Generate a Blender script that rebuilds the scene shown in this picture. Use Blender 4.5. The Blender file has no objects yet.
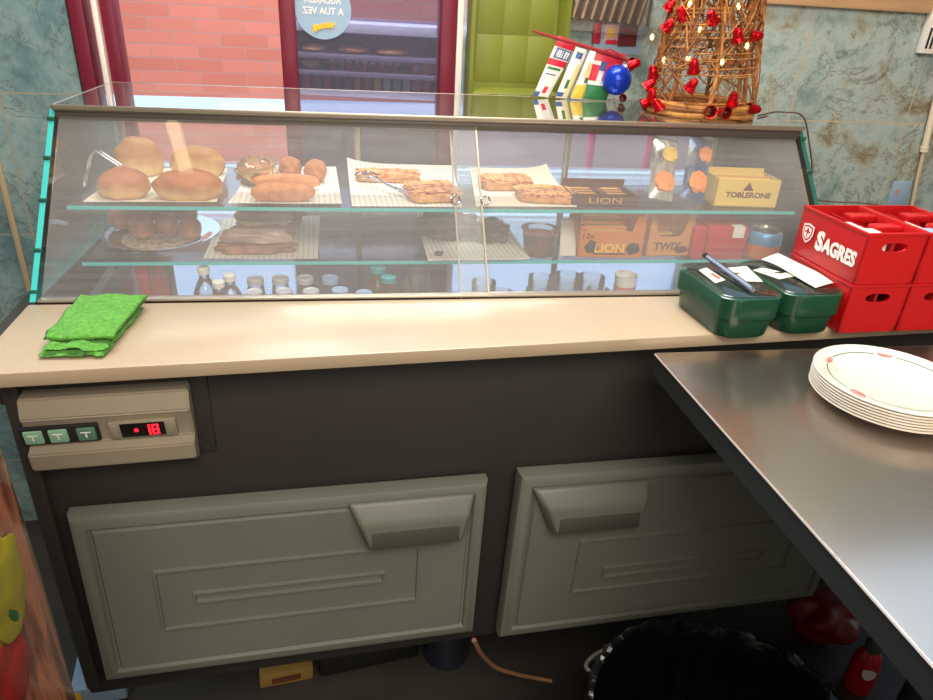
import bpy, bmesh, math, random
from math import sin, cos, pi, radians as RAD
from mathutils import Vector, Matrix, noise
rnd = random.Random(7)
COL = bpy.context.scene.collection

# ------------------------------------------------------------------ camera
PITCH, ROLL, YAW, FPX = 0.46561622, 0.05661252, 0.2224128, 693.05
CAM = Vector((0, 0, 1.315))
_f = Vector((sin(YAW)*cos(PITCH), cos(YAW)*cos(PITCH), -sin(PITCH)))
_r = Vector((cos(YAW), -sin(YAW), 0)); _u = _r.cross(_f)
RX = cos(ROLL)*_r + sin(ROLL)*_u
UX = -sin(ROLL)*_r + cos(ROLL)*_u
cd = bpy.data.cameras.new('camera'); cam = bpy.data.objects.new('camera', cd); COL.objects.link(cam)
cd.sensor_width = 36; cd.lens = FPX/933*36; cd.clip_start = .01
mw = Matrix.Identity(4)
for i in range(3):
    mw[i][0] = RX[i]; mw[i][1] = UX[i]; mw[i][2] = -_f[i]; mw[i][3] = CAM[i]
cam.matrix_world = mw
bpy.context.scene.camera = cam

def ray(px, py): return RX*(px-466.5) - UX*(py-350) + _f*FPX
def at(px, py, z):            # where a sight line meets the level z
    d = ray(px, py); return CAM + d*((z-CAM.z)/d.z)
def aty(px, py, y):           # where a sight line meets the plane at depth y
    d = ray(px, py); return CAM + d*(y/d.y)
def atp(px, py, p0, n):
    d = ray(px, py); return CAM + d*((p0-CAM).dot(n)/d.dot(n))

# ------------------------------------------------------------------ materials
def lin(c):
    o = []
    for v in c[:3]:
        v /= 255
        o.append(v/12.92 if v <= .04045 else ((v+.055)/1.055)**2.4)
    return (*o, 1)

class NT:
    def __init__(s, name):
        s.m = bpy.data.materials.new(name); s.m.use_nodes = True
        s.t = s.m.node_tree; s.t.nodes.clear()
        s.out = s.n('ShaderNodeOutputMaterial')
    def n(s, typ, **k):
        nd = s.t.nodes.new(typ)
        for a, b in k.items():
            if a.startswith('i_'):
                key = a[2:]
                key = int(key) if key.isdigit() else key.replace('_', ' ')
                nd.inputs[key].default_value = b
            else: setattr(nd, a, b)
        return nd
    def l(s, a, b): s.t.links.new(a, b)
    def ramp(s, fac, stops):
        r = s.n('ShaderNodeValToRGB'); e = r.color_ramp.elements
        while len(e) < len(stops): e.new(.5)
        for x, (p, c) in zip(e, stops): x.position = p; x.color = c
        s.l(fac, r.inputs[0]); return r.outputs[0]
    def math(s, op, a, b=None):
        m = s.n('ShaderNodeMath', operation=op)
        for i, v in enumerate((a, b)):
            if v is None: continue
            if isinstance(v, (int, float)): m.inputs[i].default_value = v
            else: s.l(v, m.inputs[i])
        return m.outputs[0]
    def mix(s, fac, a, b):
        m = s.n('ShaderNodeMix', data_type='RGBA')
        for i, v in ((0, fac), (6, a), (7, b)):
            if isinstance(v, (int, float, tuple)): m.inputs[i].default_value = v
            else: s.l(v, m.inputs[i])
        return m.outputs[2]

def mat(name, rgb, rough=.5, metal=0, var=0, vscale=30, bump=0, bscale=80, rgb2=None, stops=None, emit=None, es=0, trans=0, coat=0, sheen=0, stretch=None, alpha=1):
    k = NT(name); b = k.n('ShaderNodeBsdfPrincipled'); k.l(b.outputs[0], k.out.inputs[0])
    b.inputs['Roughness'].default_value = rough; b.inputs['Metallic'].default_value = metal
    b.inputs['Base Color'].default_value = lin(rgb)
    b.inputs['Transmission Weight'].default_value = trans
    b.inputs['Coat Weight'].default_value = coat
    b.inputs['Sheen Weight'].default_value = sheen
    if alpha < 1: b.inputs['Alpha'].default_value = alpha
    co = k.n('ShaderNodeTexCoord').outputs['Object']
    if stretch:
        mp = k.n('ShaderNodeMapping'); mp.inputs['Scale'].default_value = stretch; k.l(co, mp.inputs[0]); co = mp.outputs[0]
    if var or rgb2 or stops:
        nz = k.n('ShaderNodeTexNoise', i_Scale=vscale, i_Detail=5.0); k.l(co, nz.inputs['Vector'])
        if stops: c = k.ramp(nz.outputs[0], [(p, lin(q)) for p, q in stops])
        else:
            a = lin(rgb); d = lin(rgb2) if rgb2 else tuple(x*(1-var) for x in a[:3])+(1,)
            c = k.ramp(nz.outputs[0], [(.35, a), (.65, d)])
        k.l(c, b.inputs['Base Color'])
    if bump:
        nb = k.n('ShaderNodeTexNoise', i_Scale=bscale, i_Detail=4.0); k.l(co, nb.inputs['Vector'])
        bp = k.n('ShaderNodeBump', i_Strength=bump, i_Distance=.004); k.l(nb.outputs[0], bp.inputs['Height']); k.l(bp.outputs[0], b.inputs['Normal'])
    if emit:
        b.inputs['Emission Color'].default_value = lin(emit); b.inputs['Emission Strength'].default_value = es
    return k.m

def glass(name, tint=(1, 1, 1), haze=0., streak=False, ior=1.45, hazecol=(255, 240, 225), rough=.01, refl=1.):
    k = NT(name)
    tr = k.n('ShaderNodeBsdfTransparent'); tr.inputs[0].default_value = (*tint, 1)
    gl = k.n('ShaderNodeBsdfGlossy'); gl.inputs['Roughness'].default_value = rough
    fr = k.n('ShaderNodeFresnel', i_IOR=ior)
    m1 = k.n('ShaderNodeMixShader'); k.l(k.math('MULTIPLY', fr.outputs[0], refl), m1.inputs[0]); k.l(tr.outputs[0], m1.inputs[1]); k.l(gl.outputs[0], m1.inputs[2])
    last = m1.outputs[0]
    if haze:
        df = k.n('ShaderNodeBsdfDiffuse'); df.inputs[0].default_value = lin(hazecol)
        m2 = k.n('ShaderNodeMixShader'); k.l(last, m2.inputs[1]); k.l(df.outputs[0], m2.inputs[2])
        if streak:
            co = k.n('ShaderNodeTexCoord').outputs['Object']
            mp = k.n('ShaderNodeMapping'); mp.inputs['Scale'].default_value = (1.2, 60, 60); k.l(co, mp.inputs[0])
            nz = k.n('ShaderNodeTexNoise', i_Scale=4.0, i_Detail=4.0); k.l(mp.outputs[0], nz.inputs['Vector'])
            n2 = k.n('ShaderNodeTexNoise', i_Scale=5.0, i_Detail=3.0); k.l(co, n2.inputs['Vector'])
            v = k.math('ADD', k.math('MULTIPLY', nz.outputs[0], haze*1.1), k.math('MULTIPLY', n2.outputs[0], haze*.9))
            k.l(v, m2.inputs[0])
        else: m2.inputs[0].default_value = haze
        last = m2.outputs[0]
    k.l(last, k.out.inputs[0]); return k.m

def tile_mat(name, stops, zoff, xoff=1.19, w=.352, h=.30, rough=.12, grout=(168, 165, 150), vs=5.5, dark=(112, 104, 88)):
    k = NT(name); b = k.n('ShaderNodeBsdfPrincipled', i_Roughness=rough); k.l(b.outputs[0], k.out.inputs[0])
    co = k.n('ShaderNodeTexCoord').outputs['Object']
    sx = k.n('ShaderNodeSeparateXYZ'); k.l(co, sx.inputs[0])
    fx = k.math('FRACT', k.math('ADD', k.math('DIVIDE', k.math('SUBTRACT', sx.outputs[0], xoff), w), 20.0))
    fz = k.math('FRACT', k.math('ADD', k.math('DIVIDE', k.math('SUBTRACT', sx.outputs[2], zoff), h), 20.0))
    gx = k.math('MAXIMUM', k.math('LESS_THAN', fx, .005), k.math('GREATER_THAN', fx, .995))
    gz = k.math('MAXIMUM', k.math('LESS_THAN', fz, .006), k.math('GREATER_THAN', fz, .994))
    g = k.math('MAXIMUM', gx, gz)
    n1 = k.n('ShaderNodeTexNoise', i_Scale=vs, i_Detail=10.0, i_Roughness=.7, i_Distortion=.45); k.l(co, n1.inputs['Vector'])
    c = k.ramp(n1.outputs[0], [(p, lin(q)) for p, q in stops])
    n2 = k.n('ShaderNodeTexNoise', i_Scale=4.5, i_Detail=9.0, i_Roughness=.7, i_Distortion=.8); k.l(co, n2.inputs['Vector'])
    vein = k.math('MULTIPLY', k.math('LESS_THAN', k.math('ABSOLUTE', k.math('SUBTRACT', n2.outputs[0], .5)), .008), .5)
    c = k.mix(vein, c, lin((88, 78, 66)))
    n3 = k.n('ShaderNodeTexNoise', i_Scale=26.0, i_Detail=8.0, i_Roughness=.75, i_Distortion=.6); k.l(co, n3.inputs['Vector'])
    sp = k.ramp(n3.outputs[0], [(.50, (0, 0, 0, 1)), (.68, (1, 1, 1, 1))]); n4 = k.n('ShaderNodeTexNoise', i_Scale=3.2, i_Detail=4.0); k.l(co, n4.inputs['Vector'])
    pm = k.ramp(n4.outputs[0], [(.40, (0, 0, 0, 1)), (.62, (1, 1, 1, 1))])
    c = k.mix(k.math('MULTIPLY', k.math('MULTIPLY', sp, k.math('ADD', pm, .25)), .55), c, lin(dark))
    c = k.mix(g, c, lin(grout))
    k.l(c, b.inputs['Base Color']); return k.m

def brick_mat(name):
    k = NT(name); b = k.n('ShaderNodeBsdfPrincipled', i_Roughness=.85); k.l(b.outputs[0], k.out.inputs[0])
    co = k.n('ShaderNodeTexCoord').outputs['Object']
    mp = k.n('ShaderNodeMapping'); mp.inputs['Rotation'].default_value = (RAD(90), 0, 0); k.l(co, mp.inputs[0])
    br = k.n('ShaderNodeTexBrick', i_Scale=1.0, i_Mortar_Size=.0028, i_Brick_Width=.20, i_Row_Height=.054)
    br.inputs['Color1'].default_value = lin((232, 144, 126)); br.inputs['Color2'].default_value = lin((214, 126, 108)); br.inputs['Mortar'].default_value = lin((196, 150, 142))
    k.l(mp.outputs[0], br.inputs['Vector'])
    nz = k.n('ShaderNodeTexNoise', i_Scale=20.0, i_Detail=5.0); k.l(co, nz.inputs['Vector'])
    k.l(k.mix(k.math('MULTIPLY', nz.outputs[0], .25), br.outputs[0], lin((205, 120, 112))), b.inputs['Base Color'])
    bp = k.n('ShaderNodeBump', i_Strength=.35, i_Distance=.01); bp.invert = True; k.l(br.outputs['Fac'], bp.inputs['Height']); k.l(bp.outputs[0], b.inputs['Normal'])
    return k.m

def checked_paper(name, a=(238, 232, 224), c=(196, 186, 178), n=110.):
    k = NT(name); b = k.n('ShaderNodeBsdfPrincipled', i_Roughness=.75); k.l(b.outputs[0], k.out.inputs[0])
    co = k.n('ShaderNodeTexCoord').outputs['Object']; sx = k.n('ShaderNodeSeparateXYZ'); k.l(co, sx.inputs[0])
    s = None
    for i in (0, 1):
        v = k.math('LESS_THAN', k.math('FRACT', k.math('ADD', k.math('MULTIPLY', sx.outputs[i], n), 50.0)), .38)
        s = v if s is None else k.math('ADD', s, v)
    k.l(k.ramp(k.math('DIVIDE', s, 2.0), [(0, lin(a)), (1, lin(c))]), b.inputs['Base Color'])
    return k.m

def loaf_mat(name, top, side, cut=.012, soft=.01, rough=.55, bump=.25):
    """bread: darker baked top, paler side, by height above the base"""
    k = NT(name); b = k.n('ShaderNodeBsdfPrincipled', i_Roughness=rough); k.l(b.outputs[0], k.out.inputs[0])
    co = k.n('ShaderNodeTexCoord').outputs['Object']; sx = k.n('ShaderNodeSeparateXYZ'); k.l(co, sx.inputs[0])
    nz = k.n('ShaderNodeTexNoise', i_Scale=38.0, i_Detail=6.0); k.l(co, nz.inputs['Vector'])
    zz = k.math('ADD', sx.outputs[2], k.math('MULTIPLY', k.math('SUBTRACT', nz.outputs[0], .5), .02))
    fac = k.math('DIVIDE', k.math('SUBTRACT', zz, cut), soft)
    c = k.ramp(fac, [(0, lin(side)), (1, lin(top))])
    n2 = k.n('ShaderNodeTexNoise', i_Scale=70.0, i_Detail=5.0); k.l(co, n2.inputs['Vector'])
    c = k.mix(k.math('MULTIPLY', n2.outputs[0], .45), c, tuple(v*.62 for v in lin(top)[:3])+(1,))
    k.l(c, b.inputs['Base Color'])
    bp = k.n('ShaderNodeBump', i_Strength=bump, i_Distance=.004); k.l(n2.outputs[0], bp.inputs['Height']); k.l(bp.outputs[0], b.inputs['Normal'])
    return k.m

# ------------------------------------------------------------------ mesh builder
class MB:
    def __init__(s): s.bm = bmesh.new(); s.mi = 0
    def add(s, t, M=None):
        if M is not None: bmesh.ops.transform(t, matrix=M, verts=t.verts)
        for f in t.faces:
            f.material_index = s.mi if f.material_index == 0 else f.material_index
            f.smooth = True
        me = bpy.data.meshes.new('tmp'); t.to_mesh(me); t.free(); s.bm.from_mesh(me); bpy.data.meshes.remove(me); return s
    def m(s, i): s.mi = i; return s
    def box(s, lo, hi, bev=0, seg=2, M=None, taper=None):
        t = bmesh.new(); bmesh.ops.create_cube(t, size=1)
        for v in t.verts:
            k = [(lo[i]+hi[i])/2 + v.co[i]*(hi[i]-lo[i]) for i in range(3)]
            if taper and v.co.z < 0:
                k[0] = (lo[0]+hi[0])/2 + v.co.x*(hi[0]-lo[0])*taper; k[1] = (lo[1]+hi[1])/2 + v.co.y*(hi[1]-lo[1])*taper
            v.co = k
        if bev: bmesh.ops.bevel(t, geom=t.edges[:], offset=bev, segments=seg, affect='EDGES', profile=.5)
        return s.add(t, M)
    def prism(s, poly, z0, z1, bev=0, M=None, caps=True, seg=2):
        t = bmesh.new(); a = [t.verts.new((x, y, z0)) for x, y in poly]; b = [t.verts.new((x, y, z1)) for x, y in poly]; n = len(poly)
        for i in range(n): t.faces.new((a[i], a[(i+1) % n], b[(i+1) % n], b[i]))
        if caps: t.faces.new(a[::-1]); t.faces.new(b)
        bmesh.ops.recalc_face_normals(t, faces=t.faces)
        if bev:
            es = [e for e in t.edges if len(e.link_faces) == 2 and e.calc_face_angle(0) > .6]
            bmesh.ops.bevel(t, geom=es, offset=bev, segments=seg, affect='EDGES', profile=.5)
        return s.add(t, M)
    def lathe(s, prof, seg=24, M=None, sx=1, sy=1, wob=None):
        t = bmesh.new(); rings = []
        for j, (r, z) in enumerate(prof):
            if r < 1e-6: rings.append([t.verts.new((0, 0, z))]); continue
            ring = []
            for i in range(seg):
                a = 2*pi*i/seg; rr, zz = r, z
                if wob: rr, zz = wob(r, z, a, j)
                ring.append(t.verts.new((rr*cos(a)*sx, rr*sin(a)*sy, zz)))
            rings.append(ring)
        for A, B in zip(rings, rings[1:]):
            for i in range(seg):
                k = (i+1) % seg
                if len(A) == 1 and len(B) == 1: continue
                if len(A) == 1: t.faces.new((A[0], B[k], B[i]))
                elif len(B) == 1: t.faces.new((A[i], A[k], B[0]))
                else: t.faces.new((A[i], A[k], B[k], B[i]))
        bmesh.ops.recalc_face_normals(t, faces=t.faces)
        return s.add(t, M)
    def cyl(s, p, q, r, seg=16, r2=None):
        p, q = Vector(p), Vector(q); d = q-p; L = d.length
        M = Matrix.Translation(p) @ d.to_track_quat('Z', 'Y').to_matrix().to_4x4()
        r2 = r if r2 is None else r2
        return s.lathe([(0, 0), (r, 0), (r2, L), (0, L)], seg, M)
    def tube(s, pts, r, seg=8, closed=False):
        pts = [Vector(p) for p in pts]; t = bmesh.new(); rings = []; n = len(pts); up = Vector((0, 0, 1)); prev = None
        for i, p in enumerate(pts):
            a = pts[(i-1) % n] if (closed or i > 0) else p; b = pts[(i+1) % n] if (closed or i < n-1) else p
            d = (b-a).normalized()
            if prev is None: x = d.cross(up if abs(d.z) < .9 else Vector((1, 0, 0))).normalized()
            else: x = (prev - d*prev.dot(d)).normalized()
            prev = x; y = d.cross(x); rr = r[i] if isinstance(r, (list, tuple)) else r
            rings.append([t.verts.new(p + (x*cos(2*pi*k/seg)+y*sin(2*pi*k/seg))*rr) for k in range(seg)])
        for i in range(n if closed else n-1):
            A, B = rings[i], rings[(i+1) % n]
            for k in range(seg): t.faces.new((A[k], A[(k+1) % seg], B[(k+1) % seg], B[k]))
        if not closed: t.faces.new(rings[0][::-1]); t.faces.new(rings[-1])
        bmesh.ops.recalc_face_normals(t, faces=t.faces)
        return s.add(t)
    def blob(s, c, rad, sub=4, amp=0, freq=20, flat=None, power=1, seed=0, M=None, fn=None):
        """rounded mass: ellipsoid, optional superellipse power, noise, flat base"""
        t = bmesh.new(); bmesh.ops.create_icosphere(t, subdivisions=sub, radius=1)
        for v in t.verts:
            d = v.co.copy()
            if power != 1: d = Vector([math.copysign(abs(x)**power, x) for x in d])
            if amp:
                d = d*(1 + amp*noise.noise(v.co*freq*.1 + Vector((seed, seed*2.3, 0))))
            p = Vector((d.x*rad[0], d.y*rad[1], d.z*rad[2]))
            if flat is not None and p.z < flat: p.z = flat + (p.z-flat)*.05
            if fn: p = fn(p)
            v.co = Vector(c)+p
        return s.add(t, M)
    def sheet(s, fn, nu, nv, thick=0, M=None):
        t = bmesh.new(); g = [[t.verts.new(fn(i/nu, j/nv)) for j in range(nv+1)] for i in range(nu+1)]
        for i in range(nu):
            for j in range(nv): t.faces.new((g[i][j], g[i+1][j], g[i+1][j+1], g[i][j+1]))
        bmesh.ops.recalc_face_normals(t, faces=t.faces)
        if thick: bmesh.ops.solidify(t, geom=t.faces[:], thickness=thick)
        return s.add(t, M)
    def text(s, body, size, M, bold=0, ext=.0003, fit=None, flip=False, spacing=1):
        c = bpy.data.curves.new('t', 'FONT'); c.body = body; c.size = size; c.extrude = ext; c.offset = bold; c.align_x = 'CENTER'; c.align_y = 'CENTER'; c.resolution_u = 3; c.space_character = spacing
        o = bpy.data.objects.new('t', c); COL.objects.link(o)
        me = bpy.data.meshes.new_from_object(o.evaluated_get(bpy.context.evaluated_depsgraph_get()))
        bpy.data.objects.remove(o); bpy.data.curves.remove(c)
        t = bmesh.new(); t.from_mesh(me); bpy.data.meshes.remove(me)
        xs = [v.co.x for v in t.verts]; ys = [v.co.y for v in t.verts]; cx = (min(xs)+max(xs))/2; cy = (min(ys)+max(ys))/2
        kx = fit[0]/(max(xs)-min(xs)) if fit and fit[0] else 1
        ky = fit[1]/(max(ys)-min(ys)) if fit and fit[1] else (kx if fit else 1)
        for v in t.verts: v.co.x = (v.co.x-cx)*kx*(-1 if flip else 1); v.co.y = (v.co.y-cy)*ky
        for f in t.faces: f.material_index = 0
        return s.add(t, M)
    def build(s, name, mats, parent=None, loc=None, rz=None, angle=38):
        me = bpy.data.meshes.new(name); s.bm.normal_update(); s.bm.to_mesh(me); s.bm.free()
        for m in (mats if isinstance(mats, (list, tuple)) else [mats]): me.materials.append(m)
        me.set_sharp_from_angle(angle=RAD(angle))
        o = bpy.data.objects.new(name, me); COL.objects.link(o)
        if parent: o.parent = parent
        if loc is not None: o.location = loc
        if rz: o.rotation_euler.z = rz
        return o

def thing(name, label, cat, loc=(0, 0, 0), rz=0, group=None):
    o = bpy.data.objects.new(name, None); COL.objects.link(o); o.empty_display_size = .02
    o.location = loc; o.rotation_euler.z = rz
    return tag(o, label, cat, group)
def tag(o, label, cat, group=None, kind=None):
    o['label'] = label; o['category'] = cat
    if group: o['group'] = group
    if kind: o['kind'] = kind
    return o
def struct(o): o['kind'] = 'structure'; return o
def dup(root, loc=None, rz=None, label=None, group=None):
    r = root.copy(); COL.objects.link(r)
    if loc is not None: r.location = loc
    if rz is not None: r.rotation_euler.z = rz
    if label: r['label'] = label
    if group: r['group'] = group
    for ch in list(root.children):
        c = ch.copy(); COL.objects.link(c); c.parent = r
        for g in list(ch.children):
            d = g.copy(); COL.objects.link(d); d.parent = c
    return r
def T(x, y, z): return Matrix.Translation((x, y, z))
def RZ(a): return Matrix.Rotation(a, 4, 'Z')
def RXm(a): return Matrix.Rotation(a, 4, 'X')
def RYm(a): return Matrix.Rotation(a, 4, 'Y')
FRONT = RXm(pi/2)            # a flat drawing stood upright, readable from -Y

# ------------------------------------------------------------------ palette
m_work = mat('cream_worktop', (172, 155, 132), .24, var=.06, vscale=8)
m_face = mat('charcoal_panel', (43, 41, 38), .55, var=.12, vscale=6)
m_door = mat('grey_green_plastic', (106, 111, 102), .48, bump=.05, bscale=350, var=.08, vscale=5)
m_doordark = mat('grey_plastic_inset', (72, 74, 66), .5)
m_panel = mat('beige_grey_plastic', (140, 132, 116), .5)
m_gasket = mat('black_gasket', (22, 21, 20), .7)
m_black = mat('black_plastic', (16, 16, 17), .35)
m_steel = mat('brushed_table_steel', (176, 164, 153), .22, metal=.92, var=.10, vscale=3)
m_steeledge = mat('pale_steel_edge', (196, 182, 172), .35, metal=.5)  # paler steel for the strip along the table edges
m_apron = mat('dark_steel_apron', (62, 64, 62), .45, metal=.6)
m_alu = mat('aluminium_rail', (190, 180, 165), .35, metal=.85)
m_aludark = mat('grey_rail', (92, 86, 80), .45, metal=.5)
m_pol = mat('polished_steel', (222, 222, 226), .07, metal=1)
m_wellsteel = mat('well_steel', (170, 170, 182), .10, metal=1)
m_chrome = mat('tong_steel', (200, 200, 205), .18, metal=1)
m_teal = mat('glass_edge_teal', (60, 170, 165), .15, emit=(60, 200, 200), es=.16)  # teal glass edge, with a weak glow added to make it look bright
m_tealdark = mat('glass_edge_dark', (34, 92, 82), .2, emit=(20, 80, 72), es=.02)  # darker glass edge, slight glow added here too
m_gfront = glass('scratched_glass', (.97, .985, .985), haze=.075, hazecol=(240, 238, 240), streak=True, refl=.45, rough=.04)  # scratch streaks; the haze also lightens the panes like a reflected wall
m_gtop = glass('top_glass', (.96, .985, .985), haze=.02, refl=2.0)
m_gend = glass('end_glass', (.86, .94, .93), haze=.03)
m_gshelf = glass('shelf_glass', (.95, .985, .985), haze=.01, refl=.8)
m_grear = glass('rear_glass', (.95, .97, .98), haze=.03, refl=.7)
m_gwin = glass('window_glass', (.97, .98, .99), haze=.0, refl=.6)
m_gdoor = glass('tinted_door_glass', (.66, .66, .76), haze=.10, hazecol=(190, 190, 215), refl=.7)  # violet-grey tint with a pale haze
m_gclear = glass('clear_glassware', (.93, .95, .95), haze=.05, refl=1.3)
m_wrap = glass('clear_wrap', (.96, .97, .98), haze=.06, refl=1.6, rough=.12)
m_white = mat('white_plastic', (232, 230, 226), .35)
m_paper = mat('white_paper', (214, 206, 198), .8)
m_paperc = mat('cream_paper', (226, 214, 196), .8)
m_check = checked_paper('checked_liner')
m_burg = mat('burgundy_frame', (112, 22, 48), .35)
m_bread = loaf_mat('baked_bun', (184, 104, 40), (226, 180, 118), cut=.012, soft=.016)
m_bread2 = loaf_mat('golden_loaf', (190, 126, 62), (232, 196, 140), cut=.014, soft=.022)
m_fried = mat('fried_crumb', (190, 110, 52), .6, rgb2=(214, 140, 78), vscale=60, bump=.4, bscale=160)
m_friedball = mat('fried_ball_crumb', (168, 96, 50), .7, rgb2=(196, 128, 78), vscale=80, bump=.5, bscale=180)
m_choc = mat('chocolate_ball', (168, 106, 74), .5, rgb2=(188, 126, 92), vscale=50, bump=.3, bscale=200)
m_dark = mat('dark_chocolate', (58, 40, 40), .5, rgb2=(92, 64, 60), vscale=50, bump=.7, bscale=90)
m_cake = mat('cocoa_cake', (166, 108, 76), .75, rgb2=(130, 84, 58), vscale=40, bump=.5, bscale=110)
m_cream = mat('cream_filling', (222, 196, 160), .6, rgb2=(196, 160, 120), vscale=40)
m_icing = mat('cocoa_icing', (140, 106, 92), .4, rgb2=(176, 144, 126), vscale=25, bump=.3, bscale=60)
m_pizza = mat('pizza_topping', (210, 150, 90), .55, stops=[(.3, (150, 62, 34)), (.44, (214, 120, 66)), (.55, (236, 188, 120)), (.7, (190, 84, 48))], vscale=75, bump=.8, bscale=90)
m_crust = mat('pizza_crust', (214, 158, 92), .7, rgb2=(180, 116, 58), vscale=45, bump=.3)
m_coco = mat('coconut_shreds', (226, 212, 188), .8, rgb2=(176, 140, 110), vscale=120, bump=.8, bscale=200)
m_red = mat('crate_red', (184, 18, 22), .32, var=.12, vscale=6)
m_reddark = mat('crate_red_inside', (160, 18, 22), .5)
m_green = mat('dark_green_plastic', (20, 66, 46), .24, var=.1, vscale=8)
m_lime = mat('lime_plastic', (118, 126, 42), .5, var=.08, vscale=5)
m_limed = mat('lime_panel', (118, 126, 42), .5)  # plain lime for the inner panels, same as the shell
m_cloth = mat('green_terry', (66, 138, 34), .95, rgb2=(92, 164, 52), vscale=160, bump=1., bscale=420, sheen=.1)
m_orange = mat('orange_card', (214, 120, 36), .5, var=.06, vscale=10)
m_gold = mat('gold_card', (212, 150, 66), .5)
m_brownbar = mat('brown_wrapper', (92, 48, 24), .35)
m_yellow = mat('yellow_card', (236, 200, 92), .45)
m_redcard = mat('red_card', (186, 24, 30), .4)
m_ink = mat('brown_ink', (96, 30, 24), .6)
m_inkblk = mat('dark_print', (40, 24, 20), .6)
m_blue = mat('blue_print', (50, 84, 150), .4)
m_skyblue = mat('sky_blue_tin', (86, 158, 205), .3, metal=.3)
m_tin = mat('tin_lid', (205, 205, 205), .25, metal=1)
m_cap = mat('pale_blue_cap', (150, 176, 216), .35)
m_lid = mat('silver_lid', (214, 216, 226), .28, metal=.35)
m_capteal = mat('teal_cap', (60, 158, 168), .4)
m_wood = mat('varnished_trim', (196, 158, 120), .4, var=.15, vscale=8, stretch=(1, 12, 12))
m_twig = mat('rattan_twig', (150, 92, 44), .7, rgb2=(104, 62, 30), vscale=60)
m_twigl = mat('pale_rattan', (196, 140, 72), .7, rgb2=(160, 104, 52), vscale=60)
m_bell = mat('red_foil', (205, 16, 30), .18, metal=.75, bump=.7, bscale=90)
m_bellin = mat('bell_inside', (96, 8, 14), .4)
m_baub = mat('blue_bauble_satin', (20, 60, 190), .25, metal=.4)
m_bulb = mat('warm_bulb', (255, 220, 150), .3, emit=(255, 196, 104), es=14)
m_wire = mat('dark_wire', (92, 74, 50), .6)
m_bag = mat('black_bin_liner', (9, 9, 10), .2, bump=.6, bscale=45)
m_mag = mat('magenta_chair', (212, 40, 128), .45)
m_stick = mat('sticker_blue', (146, 174, 202), .55)
m_led = mat('red_led', (255, 40, 50), .4, emit=(255, 24, 40), es=3.2)
m_switch = mat('green_rocker', (84, 122, 100), .25, emit=(80, 150, 110), es=.05)
m_switch2 = mat('lit_green_rocker', (124, 158, 136), .22, emit=(110, 190, 140), es=.12)
m_china = mat('white_china', (212, 204, 192), .12, coat=.3)
m_gline = mat('green_line', (60, 118, 88), .4)
m_emb = mat('emblem_red', (176, 92, 76), .5)
# ================================================================== SETTING
YW = 1.66
floor = struct(MB().box((-1.6, -1.2, -.05), (2.2, 1.70, 0)).build('floor', mat('dark_floor', (60, 58, 54), .5, var=.35, vscale=5)))
stL = [(.3, (74, 104, 112)), (.43, (104, 136, 144)), (.54, (132, 160, 164)), (.72, (156, 176, 174))]
stR = [(.28, (92, 112, 110)), (.40, (136, 160, 158)), (.50, (172, 188, 188)), (.57, (160, 166, 154)), (.64, (132, 118, 96)), (.78, (180, 188, 184))]
tileL = tile_mat('dim_marble_tile', stL, 1.10, xoff=-.635, grout=(150, 150, 136), dark=(60, 84, 90))  # left marble: the darker, bluish light there is put into its colours
tileR = tile_mat('lamplit_marble_tile', stR, 1.083, grout=(190, 176, 152), vs=6.5)  # right marble: the warm lamp light there is put into its colours
WL = -.478      # left edge of the window opening
XF = .335       # right edge of the last mullion
struct(MB().box((-1.6, YW, 0), (WL, YW+.12, 2.5)).build('wall_left', tileL))
struct(MB().box((XF+.006, YW, 1.12), (1.02, YW+.12, 2.5)).box((XF+.006, YW, 0), (1.02, YW+.12, .55)).box((1.02, YW, 0), (2.6, YW+.12, 2.5)).build('wall_back', tileR))
struct(MB().box((1.02, YW-.016, 1.345), (2.6, YW, 1.395), .004).box((1.02, YW-.028, 1.395), (2.6, YW, 1.41), .004).build('trim_1', m_wood))
p = aty(14, 225, YW)
struct(MB().box((p.x-.006, YW-.008, .3), (p.x+.006, YW, 1.6), .002).build('trim_2', mat('beige_tube', (176, 160, 132), .4)))
for i, y in enumerate((1.62,)):
    pass
# window: burgundy frame, panes
w = MB()
def mull(x0, x1, y0=YW-.01, y1=YW+.05): w.box((x0, y0, .05), (x1, y1, 2.5), .004)
mA = (aty(67, 0, YW).x, aty(83, 0, YW).x); mB = (aty(99, 0, YW).x, aty(113, 0, YW).x)
mC = (aty(278, 0, YW).x, aty(294.5, 0, YW).x); mD = (aty(441, 0, YW).x, aty(457.5, 0, YW).x)
for a in (mA, mB, mC, mD): mull(*a)
w.box((WL, YW-.01, 0), (XF, YW+.05, .05), .003); w.box((WL, YW-.01, 2.45), (XF, YW+.05, 2.5), .003)
win = struct(w.build('window_1', m_burg))
struct(MB().box((mA[1], YW+.012, .05), (mB[0], YW+.018, 2.45)).build('pane', m_gwin, win))
struct(MB().box((mB[1], YW+.012, .05), (mC[0], YW+.018, 2.45)).build('pane', m_gwin, win))
struct(MB().box((mC[1], YW+.012, .05), (mD[0], YW+.018, 2.45)).build('pane', m_gdoor, win))
struct(MB().box((mB[0]-.012, YW-.02, .05), (mB[0]-.002, YW-.004, 2.45), .002).box((mD[1], YW-.012, .05), (mD[1]+.014, YW+.05, 2.45), .002).build('window_frame', m_white, win))
hatch = struct(MB().box((XF+.006, YW+.03, .55), (1.02, YW+.036, 1.12)).build('window_2', m_gwin))
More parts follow.
